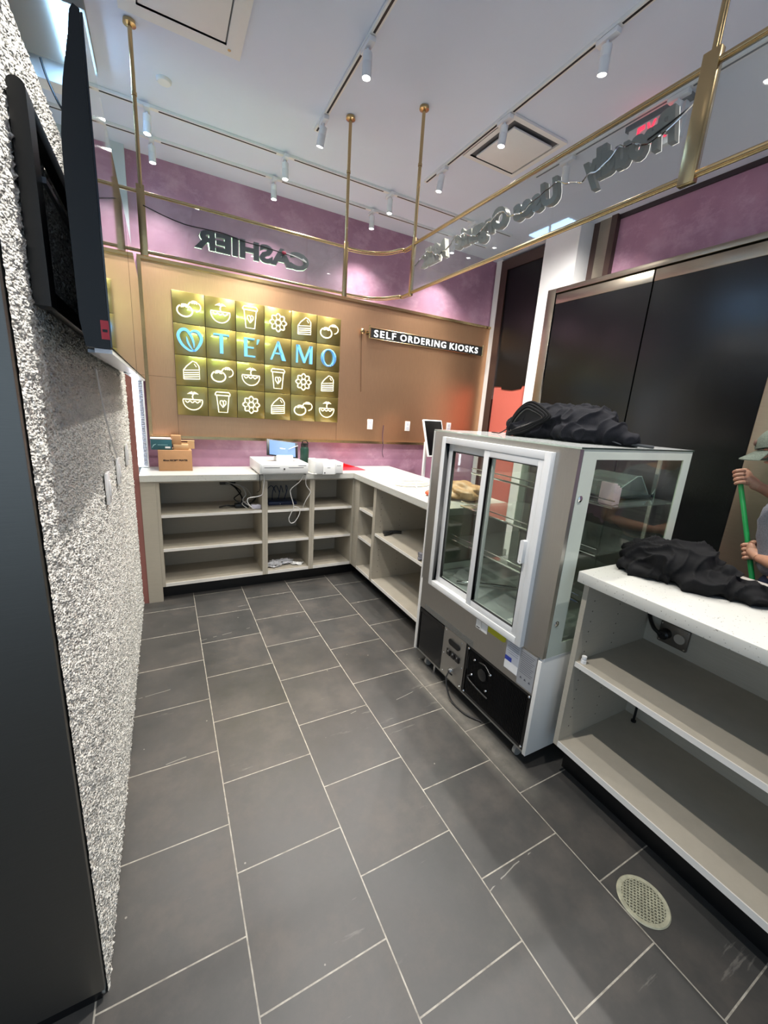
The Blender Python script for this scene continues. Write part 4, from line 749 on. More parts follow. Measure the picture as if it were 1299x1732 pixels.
obj('thermostat', MB().prism(ov, (FX + 0.001, 0, 0), EY, EZ, (-0.005, 0, 0)), m_black, cp)
for y in (1.468, 1.432, 1.396): obj('rocker_switch', MB().box(FX - 0.006, FX + 0.001, y - 0.015, y + 0.015, 0.212, 0.246, 0.002), m_black, cp); obj('switch_mark', MB().box(FX - 0.0066, FX - 0.006, y - 0.001, y + 0.001, 0.232, 0.240), m_wplas, cp)
obj('cable_gland', MB().lathe([(0.012, 0), (0.012, 0.006), (0.006, 0.012), (0.001, 0.012)], (FX + 0.001, 1.44, 0.135), 16, (-1, 0, 0)), m_chrome, cp)
obj('wire', MB().tube(spline([(FX - 0.012, 1.44, 0.135), (FX - 0.03, 1.41, 0.150), (FX - 0.02, 1.40, 0.14)]), 0.004, 8), m_black, cp)
for y, z in ((1.51, 0.335), (1.38, 0.330), (1.51, 0.20), (1.36, 0.20), (1.505, 0.096), (1.36, 0.095)): obj('screw', MB().lathe([(0.004, 0), (0.003, 0.002), (0.001, 0.002)], (FX + 0.001, y, z), 10, (-1, 0, 0)), m_chrome, cp)
obj('power_cord', MB().tube(spline([(FX - 0.01, 1.44, 0.13), (FX - 0.03, 1.43, 0.10), (FX - 0.035, 1.40, 0.05), (FX - 0.03, 1.36, 0.012), (FX - 0.02, 1.27, 0.008), (FX + 0.02, 1.20, 0.008)]), 0.004, 8), M('dark_cord', (40, 38, 36), 0.5), F)
def grille(y0, y1, z0, z1):
    t = obj('vent_grille', MB().box(FX + 0.002, FX + 0.010, y0, y0 + 0.012, z0, z1).box(FX + 0.002, FX + 0.010, y1 - 0.012, y1, z0, z1).box(FX + 0.002, FX + 0.010, y0 + 0.012, y1 - 0.012, z1 - 0.012, z1).box(FX + 0.002, FX + 0.010, y0 + 0.012, y1 - 0.012, z0, z0 + 0.012).box(FX + 0.012, FX + 0.014, y0 + 0.012, y1 - 0.012, z0 + 0.012, z1 - 0.012), m_black, F)
    sl = MB(); n = int((y1 - y0 - 0.03) / 0.0075)
    for k in range(n): y = y0 + 0.015 + k * 0.0075; sl.box(FX + 0.004, FX + 0.012, y, y + 0.0032, z0 + 0.012, z1 - 0.012)
    obj('fins', sl, M('fin_black', (22, 23, 24), 0.3, 0.5), t)
    return t
obj('mesh_cover', MB().box(FX + 0.003, FX + 0.006, 1.528, 1.763, 0.084, 0.345), M('smoky_black_panel', (16, 17, 18), 0.15), F); obj('cover_frame', MB().box(FX - 0.001, FX + 0.003, 1.528, 1.763, 0.325, 0.345).box(FX - 0.001, FX + 0.003, 1.751, 1.763, 0.084, 0.325), m_black, F)
g = grille(0.935, 1.340, 0.084, 0.350)
for y, z in ((1.325, 0.335), (0.945, 0.338), (0.945, 0.095), (1.325, 0.096)): obj('screw', MB().lathe([(0.006, 0), (0.004, 0.003), (0.001, 0.003)], (FX + 0.001, y, z), 12, (-1, 0, 0)), m_chrome, g)
m_wirec = M('compressor_wire', (70, 70, 70), 0.3, 0.8)
fan = obj('fan_motor', MB().lathe([(0.028, 0), (0.028, 0.004), (0.02, 0.006), (0.001, 0.006)], (FX + 0.002, 1.215, 0.258), 24, (-1, 0, 0)), M('fan_hub_black', (24, 24, 25), 0.3), g)
for y, z in ((1.275, 0.302), (1.165, 0.292), (1.285, 0.215), (1.18, 0.198)): obj('screw', MB().lathe([(0.007, 0), (0.005, 0.005), (0.001, 0.005)], (FX + 0.001, y, z), 12, (-1, 0, 0)), m_chrome, g)
obj('wire', MB().tube(spline([(FX - 0.003, 1.285, 0.215), (FX - 0.004, 1.305, 0.19), (FX - 0.004, 1.25, 0.176), (FX - 0.004, 1.16, 0.17)]), 0.0035, 8), m_wirec, g); obj('wire', MB().tube(spline([(FX - 0.003, 1.24, 0.312), (FX - 0.004, 1.20, 0.318), (FX - 0.004, 1.165, 0.298)]), 0.003, 8), m_wirec, g)
obj('clear_tape', MB().box(FX - 0.0006, FX, 1.30, 1.72, 0.353, 0.385), glass('tape', (215, 215, 212), 1.5, 0.15, 0.10), F)
def castor(x, y):
    c = obj('castor', MB().box(x - 0.014, x + 0.014, y - 0.012, y + 0.012, 0.052, 0.0695), m_chrome, F); obj('wheel', MB().cyl((x, y - 0.008, 0.026), (x, y + 0.008, 0.026), 0.0255, 24), M('grey_rubber', (140, 138, 132), 0.6), c)
for x in (FX + 0.045, 1.86):
    for y in (0.99, 1.69): castor(x, y)
obj('levelling_foot', MB().cyl((FX + 0.04, 1.62, 0.001), (FX + 0.04, 1.62, 0.0695), 0.009), m_chrome, F)
# labels
qr = obj('code_sticker', MB().box(FX - 0.0008, FX, 1.265, 1.298, 0.468, 0.512), m_wplas, F); obj('small_print', MB().box(FX - 0.0012, FX - 0.0008, 1.270, 1.294, 0.472, 0.477), m_black, qr)
obj('white_sticker', MB().box(FX - 0.0008, FX, 1.222, 1.262, 0.468, 0.512), m_wplas, F)
obj('yellow_sticker', MB().prism([(1.218, 0.526), (1.218, 0.487), (1.12, 0.487), (1.107, 0.495), (1.107, 0.526)], (FX, 0, 0), EY, EZ, (-0.0008, 0, 0)), M('olive_yellow_label', (170, 168, 24), 0.5), F)
s1 = obj('rating_label', MB().box(FX - 0.0008, FX, 1.020, 1.097, 0.385, 0.522), M('pale_blue_label', (178, 182, 190), 0.5), F); obj('blue_band', MB().box(FX - 0.0012, FX - 0.0008, 1.060, 1.097, 0.425, 0.445), M('royal_blue_print', (48, 66, 160), 0.5), s1); obj('white_field', MB().box(FX - 0.0012, FX - 0.0008, 1.022, 1.097, 0.386, 0.424), m_wplas, s1)
s2 = obj('spec_label', MB().box(FX - 0.0008, FX, 0.936, 1.019, 0.36, 0.522), M('silver_label', (164, 166, 170), 0.4, 0.3), F); tx = MB()
for k in range(11): tx.box(FX - 0.0012, FX - 0.0008, 0.944 + 0.006 * (k % 3), 1.012, 0.508 - k * 0.009, 0.5095 - k * 0.009)
for y in (0.955, 0.978, 1.0): tx.prism([(y - 0.006, 0.392), (y + 0.006, 0.392), (y, 0.402)], (FX - 0.0008, 0, 0), EY, EZ, (-0.0005, 0, 0))
obj('small_print', tx, M('grey_print', (80, 82, 90), 0.6), s2); tx = MB()
for k in range(6): tx.box(FX - 0.0012, FX - 0.0008, 1.028, 1.090 - 0.008 * (k % 2), 0.512 - k * 0.010, 0.5135 - k * 0.010)
obj('small_print', tx, M('grey_print2', (100, 102, 120), 0.6), s1)
# upper cabinet: steel surround
obj('steel_column', MB().box(FX, FX + 0.05, Y0, 1.018, 0.530, 1.325), m_steel, F); obj('steel_column', MB().box(FX, FX + 0.05, 1.683, Y1, 0.530, 1.325), m_steel, F); obj('steel_header', MB().box(FX, FX + 0.05, Y0, Y1, 1.325, 1.347), m_steel, F)
obj('left_edge_trim', MB().box(FX - 0.003, FX, Y1 - 0.008, Y1 + 0.001, 0.07, 1.347), m_wpanel, F)
# white sliding door set
def rect_ring(x0, x1, y0, y1, z0, z1, w, wb=None):
    wb = wb or w; return MB().box(x0, x1, y0, y0 + w, z0, z1, 0.0015).box(x0, x1, y1 - w, y1, z0, z1, 0.0015).box(x0, x1, y0 + w, y1 - w, z1 - w, z1, 0.0015).box(x0, x1, y0 + w, y1 - w, z0, z0 + wb, 0.0015)
obj('door_surround', rect_ring(FX - 0.022, FX + 0.03, 1.012, 1.682, 0.530, 1.325, 0.030), m_wplas, F)
gl_d = glass('door_glass', (244, 247, 244), 1.0, 0.0, 0.0)
a = obj('fixed_door', rect_ring(FX + 0.004, FX + 0.020, 1.33, 1.652, 0.560, 1.295, 0.038, 0.034), m_wplas, F); obj('glazing', MB().box(FX + 0.010, FX + 0.013, 1.368, 1.614, 0.594, 1.257), gl_d, a)
obj('gasket', rect_ring(FX + 0.0035, FX + 0.010, 1.365, 1.620, 0.590, 1.262, 0.006), m_dark, a)
b = obj('sliding_door', rect_ring(FX - 0.018, FX + 0.002, 1.034, 1.370, 0.558, 1.300, 0.036, 0.034), m_wplas, F); obj('glazing', MB().box(FX - 0.010, FX - 0.007, 1.068, 1.336, 0.592, 1.266), gl_d, b)
obj('gasket', rect_ring(FX - 0.0185, FX - 0.008, 1.068, 1.338, 0.590, 1.268, 0.005), m_dark, b)
hd = [(1.062 + 0.010 * math.cos(q), 0.926 + 0.043 * math.copysign(1, math.sin(q)) + 0.010 * math.sin(q) * 0.6) for q in [2 * PI * (i + 0.5) / 20 for i in range(20)]]
obj('handle', MB().prism([(y + 0.008, z) for y, z in hd], (FX - 0.018, 0, 0), EY, EZ, (-0.018, 0, 0)), m_wplas, b); obj('screw', MB().lathe([(0.003, 0), (0.003, 0.001), (0.001, 0.001)], (FX - 0.036, 1.068, 0.888), 10, (-1, 0, 0)), m_chrome, b)
# glazed sides with frosted printed border, glazed top and customer front
def side(y, s):
    x0, x1, z0, z1, hx0, hx1, hz0, hz1 = FX + 0.02, 1.975, 0.530, 1.348, 1.345, 1.918, 0.585, 1.312; n = 40
    y2 = y + s * 0.005; ya, yb = min(y, y2), max(y, y2)
    mb = MB().box(x0, hx0, ya, yb, z0, z1).box(hx1, x1, ya, yb, z0, z1).box(hx0, hx1, ya, yb, hz1, z1).box(hx0, hx1, ya, yb, z0, hz0)
    p = obj('side_glass_border', mb, m_print, F); obj('side_glass', MB().box(hx0, hx1, ya + 0.001, yb - 0.001, hz0, hz1), glass('side_glazing', (240, 244, 240), 0.6), p)
    for z in (1.172, 0.678): obj('bolt', MB().lathe([(0.012, 0), (0.012, 0.003), (0.007, 0.006), (0.001, 0.006)], (1.292, y, z), 20, (0, -s, 0)), m_chrome, p)
side(Y0 - 0.001, 1); side(Y1 + 0.001, -1)
obj('top_glass', MB().box(FX + 0.0, 1.98, Y0 - 0.004, Y1 + 0.004, 1.3485, 1.3545), glass('green_top_glass', (226, 236, 228), 1.1, 0.02, 0.25), F); obj('top_edge', MB().box(FX, 1.98, Y0 - 0.0042, Y0 - 0.004, 1.3485, 1.3545), M('dark_glass_edge', (40, 60, 52), 0.2), F)
obj('front_glass', MB().box(1.968, 1.974, Y0 + 0.006, Y1 - 0.006, 0.53, 1.347), m_glass, F)
obj('lower_deck', MB().box(FX + 0.03, 1.965, Y0 + 0.006, Y1 - 0.006, 0.53, 0.545), M('grey_deck', (172, 176, 176), 0.35, 0.2), F)
obj('rear_lining', MB().box(FX + 0.051, FX + 0.055, Y0 + 0.006, 1.018, 0.546, 1.34), m_steel, F)
for z, xa in ((0.74, 1.42), (0.93, 1.47), (1.12, 1.52)):
    sh = obj('shelf', MB().box(xa, 1.955, Y0 + 0.012, Y1 - 0.012, z, z + 0.006), m_acryl, F)
    obj('shelf_rail', MB().tube([(xa, Y0 + 0.012, z + 0.003), (xa, Y1 - 0.012, z + 0.003)], 0.005, 8), m_chrome, sh); obj('shelf_rail', MB().tube([(xa, Y0 + 0.012, z + 0.03), (xa, Y1 - 0.012, z + 0.03)], 0.003, 8), m_chrome, sh)
    for k in range(4):
        y = 1.03 + k * 0.075; obj('divider', MB().lathe([(0.011, 0.0065), (0.011, 0.09), (0.001, 0.09)], (xa + 0.05, y, z), 14), m_acryl, sh)
for y in (1.02, 1.35, 1.68): obj('shelf_upright', MB().box(1.945, 1.953, y - 0.008, y + 0.008, 0.546, 1.345), m_chrome, F)
obj('top_light', MB().box(1.90, 1.93, Y0 + 0.02, Y1 - 0.02, 1.33, 1.346, 0.002), m_wplas, F)
tag(obj('bent_tube', MB().tube(spline([(1.36, 1.60, 0.60), (1.40, 1.55, 0.61), (1.55, 1.45, 0.61), (1.62, 1.42, 0.60)]), 0.008, 10).xf(Matrix.Translation((0, 0, -0.047))), m_chrome), 'chrome tube lying on the floor of the display fridge behind the left door', 'tube')
tag(obj('sensor', MB().lathe([(0.001, 0), (0.026, 0), (0.028, 0.008), (0.018, 0.018), (0.001, 0.02)], (1.50, 1.22, 0.5455), 18), m_black), 'small black round sensor on the floor of the display fridge', 'sensor')
lf = thing('leaflet', 'white and blue leaflet lying on the floor of the display fridge', 'leaflet', (1.40, 1.10, 0.546)); obj('sheet', MB().box(1.33, 1.47, 1.05, 1.19, 0.5455, 0.5475), m_wplas, lf); obj('blue_print', MB().box(1.331, 1.40, 1.051, 1.13, 0.5475, 0.548), M('blue_print', (34, 66, 140), 0.5), lf)
# clear lidded tray and pale pink slabs on the upper shelf
tr = thing('food_cover', 'clear angular plastic cover on a dark tray inside the display fridge', 'food cover', (1.80, 1.13, 1.127))
obj('tray', MB().box(1.615, 1.94, 1.02, 1.24, 1.1275, 1.140, 0.004), M('dark_tray', (46, 54, 54), 0.3), tr)
cv = [(1.64, 1.1405), (1.82, 1.225), (1.85, 1.225), (1.93, 1.1405)]
mb = MB()
for (xa, za), (xb, zb) in zip(cv, cv[1:]): mb.add([(xa, 1.03, za), (xb, 1.03, zb), (xb, 1.23, zb), (xa, 1.23, za)], [(0, 1, 2, 3)])
mb.add([(x, 1.03, z) for x, z in cv] + [(x, 1.23, z) for x, z in cv], [(0, 1, 2, 3), (7, 6, 5, 4)])
obj('clear_lid', mb, glass('lid_plastic', (205, 212, 210), 2.0, 0.05, 0.16), tr)
for (xa, za), (xb, zb) in zip(cv, cv[1:]): obj('lid_edge', MB().tube([(xa, 1.03, za), (xb, 1.03, zb)], 0.0022, 6), M('clear_edge', (190, 198, 196), 0.2), tr)
pc = thing('pink_slab', 'pale pink upright slabs standing on the upper fridge shelf, left in the side window', 'carton', (1.56, 0.98, 1.127))
for k in range(3): obj('carton', MB().box(1.535 + 0.022 * k, 1.552 + 0.022 * k, 0.945 + 0.004 * k, 1.005 + 0.004 * k, 1.1275, 1.215 - 0.01 * k, 0.002), M('pale_pink_face', (226, 196, 204), 0.5), pc)  # plain pale pink slabs set upright side by side
# brown paper bag on the side counter behind the fridge
bg = thing('paper_bag', 'crumpled tan paper bag with orange tie on the counter behind the fridge', 'bag', (1.66, 2.05, Zc))
k = MB().ball((0, 0, 0), 1.0, 40, 28)
for i, v in enumerate(k.v):
    d = 1 + 0.34 * (noise.noise(v * 2.2) + 0.6 * noise.ridged_multi_fractal(v * 2.0, 1.0, 2.0, 3, 1.0, 2.0) * 0.3); k.v[i] = Vector((1.68 + v.x * d * 0.13, 2.05 + v.y * d * 0.16, max(Zc, Zc + 0.045 + v.z * d * 0.055)))
obj('bag_body', k, M('tan_paper', (186, 146, 104), 0.45, var=0.25, vs=26, coat=0.3), bg); obj('orange_tie', MB().ball((1.50, 2.13, Zc + 0.018), (0.035, 0.03, 0.018)), M('orange_red', (216, 86, 50), 0.5), bg)
# ================================================================ CLOTHES
def cloth(name, lab, blobs, zf, mat, seed, vox=0.008, amp=0.011, fr=24.0, axis=(1, 0.4, 0.2), parts=None):
    mb = MB()
    for (c, r, az, el) in blobs:
        k = MB().ball((0, 0, 0), r, 20, 14); k.xf(Matrix.Translation(c) @ Matrix.Rotation(az, 4, 'Z') @ Matrix.Rotation(el, 4, 'Y')); mb.add(k.v, k.f)
    tmp = obj('tmp', mb, mat); md = tmp.modifiers.new('r', 'REMESH'); md.mode = 'VOXEL'; md.voxel_size = vox * 0.62
    s = tmp.modifiers.new('s', 'SMOOTH'); s.iterations = 9; s.factor = 0.5
    dg = bpy.context.evaluated_depsgraph_get(); me = bpy.data.meshes.new_from_object(tmp.evaluated_get(dg)); bpy.data.objects.remove(tmp)
    A = Vector(axis).normalized(); nr = [v.normal.copy() for v in me.vertices]
    for v, n in zip(me.vertices, nr):
        p = v.co + Vector((seed, seed * 2, 0)) * 0.37
        wv = noise.noise(p * 5) * 2.6 + noise.noise(p * 11) * 1.0; f1 = math.sin(p.dot(A) * fr * 3.2 + wv * 2.4); f1 = (1 - abs(f1)) ** 2.2 * 1.5
        B = A.cross(Vector((0, 0, 1))); f2 = math.sin(p.dot(B) * fr * 2.0 + wv * 3.1); f2 = (1 - abs(f2)) ** 2
        d = amp * (f1 * 1.1 + f2 * 0.8 - 0.5) + amp * 0.6 * noise.noise(p * 22); v.co = v.co + n * d
        if v.co.z < zf: v.co.z = zf
    for q in me.polygons: q.use_smooth = True
    me.materials.clear(); me.materials.append(mat); me.update(); me.name = name
    return me
m_jk = mat_cloth('black_padded_cloth', (20, 21, 27), 260); m_hd = mat_cloth('black_knit_cloth', (13, 13, 14), 420)
def garment(name, lab, cat, loc, me):
    t = thing(name, lab, cat, loc); me.transform(Matrix.Translation(-Vector(loc))); o = bpy.data.objects.new('fabric', me); COL.objects.link(o); o.parent = t; WL[o.name] = Vector(loc); return t
zt = 1.3555
me = cloth('padded_jacket', '', [((1.60, 1.43, zt + 0.070), (0.11, 0.115, 0.085), 0, 0), ((1.62, 1.30, zt + 0.070), (0.11, 0.13, 0.085), 0, 0), ((1.61, 1.17, zt + 0.065), (0.11, 0.12, 0.082), 0, 0), ((1.66, 1.22, zt + 0.10), (0.09, 0.14, 0.055), 0.3, 0),
    ((1.53, 1.40, zt + 0.035), (0.07, 0.13, 0.045), 0.1, 0), ((1.56, 1.17, zt + 0.04), (0.09, 0.12, 0.05), 0, 0), ((1.60, 1.055, zt + 0.045), (0.07, 0.07, 0.055), 0.4, 0), ((1.62, 1.00, zt + 0.028), (0.05, 0.06, 0.034), 0.3, 0), ((1.58, 1.50, zt + 0.05), (0.09, 0.06, 0.05), 0, 0)], zt, m_jk, 3.1, 0.007, 0.008, 15, (0.3, 1, 0.5))
jk = garment('jacket', 'bundled dark navy-black padded jacket with open zip lying on top of the display fridge', 'jacket', (1.60, 1.28, zt), me)
rim = spline([(1.505, 1.500, zt + 0.035), (1.508, 1.475, zt + 0.085), (1.515, 1.435, zt + 0.125), (1.515, 1.39, zt + 0.120), (1.512, 1.33, zt + 0.092), (1.495, 1.38, zt + 0.062), (1.482, 1.44, zt + 0.038), (1.484, 1.475, zt + 0.022)], 8, True)
rim = [p + Vector((-0.028, -0.024, 0.0)) for p in rim]; ctr = sum(rim, Vector()) / len(rim)
mb = MB().add([ctr + Vector((0.02, 0, 0))] + rim, [(0, i + 1, (i + 1) % len(rim) + 1) for i in range(len(rim))]); obj('opening_shade', mb, M('opening_shade_black', (5, 5, 6), 0.9), jk)  # black patch paints the shade inside the jacket opening
obj('zip', MB().tube(rim, 0.0032, 6, closed=True), M('zip_grey', (96, 94, 90), 0.4, 0.5), jk)
mb = MB()
for q in range(3): mb.tube([p + (p - ctr).normalized() * (0.010 + 0.011 * q) + Vector((0.005 * q - 0.002, 0, 0)) for p in rim], 0.0065, 8, closed=True)
obj('knitted_cuff', mb, m_hd, jk)
obj('drawcord', MB().tube(spline([(1.495, 1.52, zt + 0.03), (1.49, 1.56, zt + 0.006), (1.50, 1.60, zt + 0.004), (1.50, 1.63, zt + 0.004)]), 0.003, 6), m_black, jk)
obj('drawcord', MB().tube(spline([(1.60, 0.99, zt + 0.02), (1.62, 0.96, zt + 0.012), (1.66, 0.935, zt + 0.008), (1.70, 0.93, zt + 0.006)]), 0.007, 6), M('frayed_grey', (70, 72, 74), 0.8), jk)
obj('drawcord', MB().tube(spline([(1.545, 1.10, zt + 0.045), (1.555, 1.06, zt + 0.03), (1.57, 1.02, zt + 0.018), (1.59, 0.99, zt + 0.008)]), 0.0028, 6), M('frayed_grey2', (70, 72, 78), 0.8), jk)
me = cloth('sweatshirt', '', [((1.61, 0.79, Zc + 0.048), (0.13, 0.095, 0.064), 0, 0), ((1.60, 0.71, Zc + 0.060), (0.12, 0.12, 0.068), 0, 0), ((1.64, 0.67, Zc + 0.07), (0.09, 0.07, 0.060), 0, 0), ((1.59, 0.62, Zc + 0.03), (0.10, 0.10, 0.042), 0, 0), ((1.63, 0.565, Zc + 0.048), (0.035, 0.035, 0.052), 0, 0),
    ((1.60, 0.54, Zc + 0.025), (0.05, 0.10, 0.036), 0.1, 0), ((1.66, 0.51, Zc + 0.025), (0.045, 0.09, 0.038), -0.1, 0), ((1.63, 0.855, Zc + 0.02), (0.05, 0.035, 0.028), 0, 0), ((1.65, 0.45, Zc + 0.018), (0.035, 0.05, 0.024), 0, 0), ((1.52, 0.76, Zc + 0.022), (0.07, 0.10, 0.028), 0.2, 0)], Zc, m_hd, 8.3, 0.007, 0.010, 17, (0.5, 1, 0.9))
sw = garment('sweatshirt', 'heap of black clothing with sleeves on the speckled worktop of the near right counter', 'clothing', (1.60, 0.70, Zc), me)
mb = MB()
for k in range(3): mb.ball((1.655, 0.69 - 0.020 * k, Zc + 0.118 - 0.003 * k), (0.006, 0.009, 0.004))
obj('white_tag', mb, m_wplas, sw)
# ================================================================ PERSON WITH BROOM
def skinned(name, verts, edges, radii, mat, parent, sub=2):
    m = bpy.data.meshes.new('tmp'); m.from_pydata([Vector(v) for v in verts], edges, []); o = bpy.data.objects.new('tmp', m); COL.objects.link(o)
    s = o.modifiers.new('s', 'SKIN'); s.use_smooth_shade = True
    for i, r in enumerate(radii): m.skin_vertices[0].data[i].radius = r if isinstance(r, tuple) else (r, r)
    m.skin_vertices[0].data[0].use_root = True
    q = o.modifiers.new('u', 'SUBSURF'); q.levels = sub; q.render_levels = sub
    dg = bpy.context.evaluated_depsgraph_get(); me = bpy.data.meshes.new_from_object(o.evaluated_get(dg)); bpy.data.objects.remove(o)
    mb = MB(); mb.add([v.co.copy() for v in me.vertices], [tuple(p.vertices) for p in me.polygons]); bpy.data.meshes.remove(me)
    return mb
PX = 2.35
def skin_mat(name='skin'):
    t = NT(name); f = t.noise(22, 4, 0.6); t.color(t.ramp(f, [(0.3, lin(186, 138, 112)), (0.7, lin(206, 158, 130))])); t.b.inputs['Roughness'].default_value = 0.5; t.b.inputs['Subsurface Weight'].default_value = 0.08; return t.m
m_skin = skin_mat()
pn = thing('person', 'person in grey shirt and olive cap sweeping with a green broom at the right edge', 'person', (PX, 0.58, 0))
V = [(PX, .565, .80), (PX, .60, .92), (PX, .615, 1.05), (PX, .60, 1.17), (PX, .625, 1.235), (PX, .665, 1.285), (PX, .705, 1.345), (PX, .725, 1.41), (PX, .715, 1.455)]
R_ = [(.075, .07), (.10, .09), (.125, .10), (.11, .085), (.05, .05), (.046, .048), (.062, .072), (.072, .085), (.05, .06)]
E_ = [(i, i + 1) for i in range(8)]
def chain(base, pts, rs):
    b = base
    for p, r in zip(pts, rs): V.append(p); R_.append(r); E_.append((b, len(V) - 1)); b = len(V) - 1
RWR, LWR = (2.435, .825, 1.205), (2.262, .692, .917)
chain(3, [(2.50, .575, 1.185), (2.60, .63, 1.09), (2.615, .665, 1.075), (2.52, .75, 1.155), RWR, (2.42, .855, 1.212)], [.052, .040, .036, .032, .022, .026])
chain(3, [(2.20, .565, 1.175), (2.125, .535, 1.04), (2.105, .515, .945), (2.175, .60, .925), LWR, (2.303, .718, .918)], [.052, .040, .036, .032, .022, .026])
chain(0, [(2.43, .56, .74), (2.44, .585, .43), (2.44, .545, .09), (2.44, .60, .035), (2.44, .67, .028)], [.085, .056, .036, .034, .028])
chain(0, [(2.27, .56, .74), (2.26, .60, .43), (2.26, .57, .09), (2.26, .625, .035), (2.26, .695, .028)], [.085, .056, .036, .034, .028])
body = skinned('body', V, E_, R_, m_skin, pn)
# face: nose, ears, brow, mouth
body.ball((PX, .812, 1.352), (0.011, 0.020, 0.016), 10, 8); body.ball((PX - .074, .72, 1.375), (0.010, 0.016, 0.026), 10, 8); body.ball((PX + .074, .72, 1.375), (0.010, 0.016, 0.026), 10, 8); body.ball((PX, .790, 1.322), (0.022, 0.010, 0.006), 10, 8)
for s in (-1, 1): body.ball((PX + s * .030, .795, 1.378), (0.013, 0.008, 0.007), 10, 8)
# hands gripping the handle
BT, BB = Vector((2.405, .895, 1.245)), None
HB = Vector((2.310, .748, .920)); AX = (HB - BT).normalized()
def hand(P, wrist, mb, flip=1):
    P = Vector(P); wrist = Vector(wrist); a = AX; u = (wrist - P); u = (u - a * u.dot(a)).normalized(); w = a.cross(u) * flip
    # palm: a short thick pad from the wrist to the knuckle row beside the handle
    palm = P + u * 0.026 + w * 0.004
    k = MB().ball((0, 0, 0), 1.0, 16, 12); k.v = [palm + u * (v.x * 0.024) + w * (v.y * 0.017) + a * (v.z * 0.040) for v in k.v]; mb.add(k.v, k.f)
    mb.tube([wrist, (wrist + palm) / 2 + u * 0.0, palm], [0.0225, 0.023, 0.022], 14)
    for q in range(4):
        c = P + a * (-0.030 + 0.0195 * q); r = 0.0180; L = (0.95, 1.05, 1.0, 0.85)[q]; rr = [0.0095, 0.0092, 0.009, 0.0086, 0.0082, 0.0075, 0.005]; n = 26
        pts = [c + u * (r * math.cos(t)) + w * (r * math.sin(t)) for t in [0.25 + 4.1 * L * i / n for i in range(n + 1)]]
        mb.tube([palm + a * (-0.030 + 0.0195 * q) * 0.8 + u * 0.008] + pts, [0.0105] + [rr[min(6, int(6.99 * i / n))] + 0.0012 * (1 if i in (7, 14) else 0) for i in range(n + 1)], 10)
    pts = [palm - a * 0.030 + u * 0.004, P - a * 0.040 + u * 0.022 - w * 0.012, P - a * 0.036 + u * 0.006 - w * 0.022, P - a * 0.030 - u * 0.012 - w * 0.020]
    sp = spline(pts, 5); mb.tube(sp, [0.013 - 0.005 * i / (len(sp) - 1) for i in range(len(sp))], 10)
hand(BT + AX * 0.012, V[13] if False else RWR, body, 1); hand(HB, LWR, body, 1)
obj('body', body, m_skin, pn)
m_shirt = mat_cloth('heather_grey_shirt', (132, 134, 142), 300)
V2 = [(PX, .600, .815), (PX, .600, .95), (PX, .635, 1.07), (PX, .615, 1.17), (PX, .630, 1.235)]; R2 = [(.150, .128), (.152, .132), (.155, .142), (.130, .11), (.070, .070)]; E2 = [(0, 1), (1, 2), (2, 3), (3, 4)]
for pts in ([(2.50, .575, 1.185), (2.585, .62, 1.105)], [(2.20, .565, 1.175), (2.130, .545, 1.055)]):
    b = 3
    for p, r in zip(pts, (.066, .060)): V2.append(p); R2.append(r); E2.append((b, len(V2) - 1)); b = len(V2) - 1
sm = skinned('shirt', V2, E2, R2, m_shirt, pn)
for i, v in enumerate(sm.v): sm.v[i] = v + Vector((0, 1, 0)) * 0.004 * math.sin(v.z * 90 + 3 * noise.noise(v * 9)) + Vector((1, 0, 0)) * 0.003 * noise.noise(v * 20)
obj('shirt', sm, m_shirt, pn)
V3 = [(PX, .59, .90), (PX, .585, .82), (2.43, .56, .72), (2.44, .585, .43), (2.44, .55, .12), (2.27, .56, .72), (2.26, .60, .43), (2.26, .57, .12)]
obj('trousers', skinned('trousers', V3, [(0, 1), (1, 2), (2, 3), (3, 4), (1, 5), (5, 6), (6, 7)], [(.138, .138), (.145, .145), .10, .072, .06, .10, .072, .06], m_shirt, pn), mat_cloth('navy_trousers', (30, 38, 60), 300), pn)
for x, y in ((2.44, .61), (2.26, .635)):
    s = MB().ball((x, y, 0.038), (0.048, 0.125, 0.045), 18, 12); s.v = [Vector((v.x, v.y, max(0.001, v.z))) for v in s.v]; obj('shoe', s, m_black, pn)
m_cap = mat_cloth('olive_grey_cap', (112, 122, 110), 260)
CM = Matrix.Translation((PX, .735, 1.405)) @ Matrix.Rotation(math.radians(-14), 4, 'X')
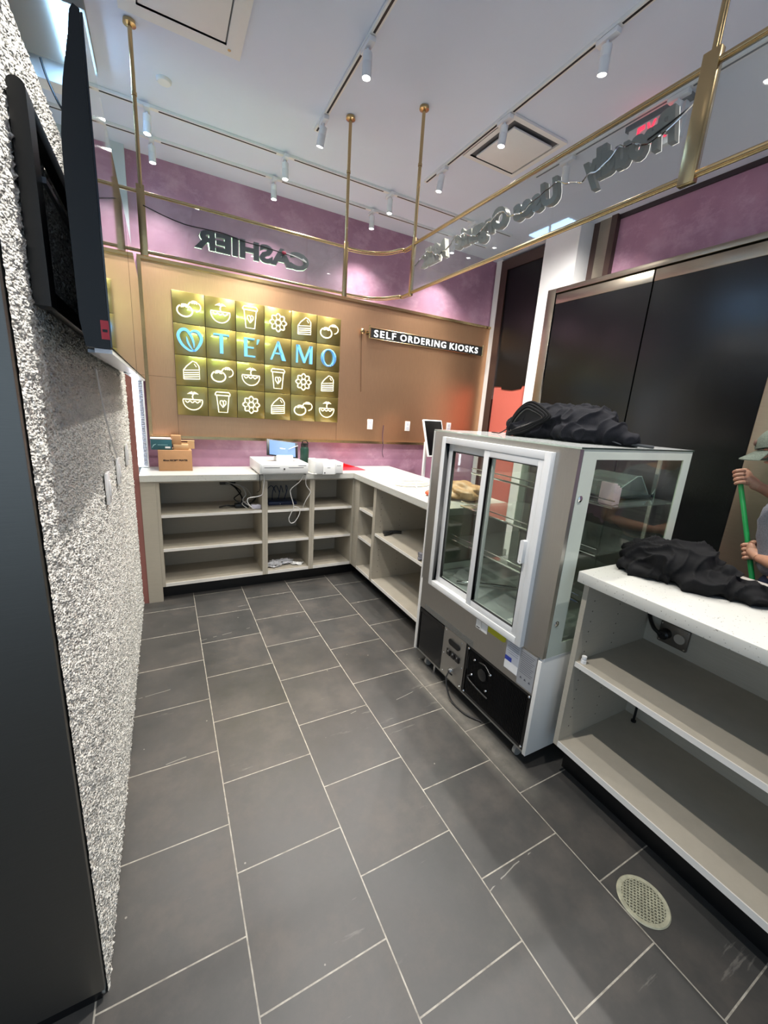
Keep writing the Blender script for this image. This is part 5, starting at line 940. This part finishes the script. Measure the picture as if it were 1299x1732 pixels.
cp = MB().grid(lambda a, b: (0.093 * math.cos(2 * PI * a) * math.cos(b * PI / 2), 0.112 * math.sin(2 * PI * a) * math.cos(b * PI / 2), 0.094 * math.sin(b * PI / 2) ** 0.9 - 0.006), 36, 12)
cp.xf(CM); cap = obj('cap', cp, m_cap, pn)
def brim(a, b):
    th = PI * (0.10 + 0.80 * a); r0 = 0.105 + 0.0 * b; x = (0.090 + 0.012 * b) * math.cos(th); y = 0.100 * math.sin(th) + b * 0.070 * math.sin(th) ** 0.6; return (x, y, -0.008 - 0.028 * (x / 0.09) ** 2 * 0.6 - 0.03 * b)
bb = MB().grid(brim, 24, 6); n = len(bb.v); bb.v = bb.v + [v - Vector((0, 0, 0.003)) for v in bb.v]; bb.f = bb.f + [tuple(i + n for i in f[::-1]) for f in bb.f]; bb.xf(CM); obj('brim', bb, m_cap, cap)
obj('badge', MB().ball(CM @ Vector((-0.045, 0.096, 0.022)), (0.012, 0.006, 0.014), 10, 8), M('cap_patch', (120, 92, 80), 0.6), cap)
hr = MB().grid(lambda a, b: (0.081 * math.cos(PI + PI * a) * (1 - 0.1 * b), 0.095 * math.sin(PI + PI * a) * (1 - 0.12 * b) + 0.0, 0.004 - 0.065 * b), 20, 6).xf(CM); obj('hair', hr, M('dark_hair', (30, 24, 22), 0.6), pn)
# broom
BE = BT + AX * ((1.245 - 0.13) / -AX.z)
br = thing('broom', 'broom with a bright green handle held by the person', 'broom', (BE.x, BE.y, 0))
obj('handle', MB().tube([BT - AX * 0.028, BE], 0.0105, 16), M('bright_green_paint', (22, 140, 70), 0.3, coat=0.4), br)
obj('head', MB().box(BE.x - 0.13, BE.x + 0.13, BE.y - 0.02, BE.y + 0.02, 0.09, 0.135, 0.006), M('green_plastic', (26, 110, 62), 0.4), br)
bs = MB(); rnd = random.Random(2)
for k in range(60): x = BE.x - 0.125 + 0.25 * (k % 20) / 19; y = BE.y - 0.012 + 0.012 * (k // 20); bs.tube([(x, y, 0.092), (x + rnd.uniform(-.012, .012), y + rnd.uniform(-.012, .012), 0.001)], 0.003, 5)
obj('bristles', bs, M('black_bristle', (30, 30, 30), 0.7), br)
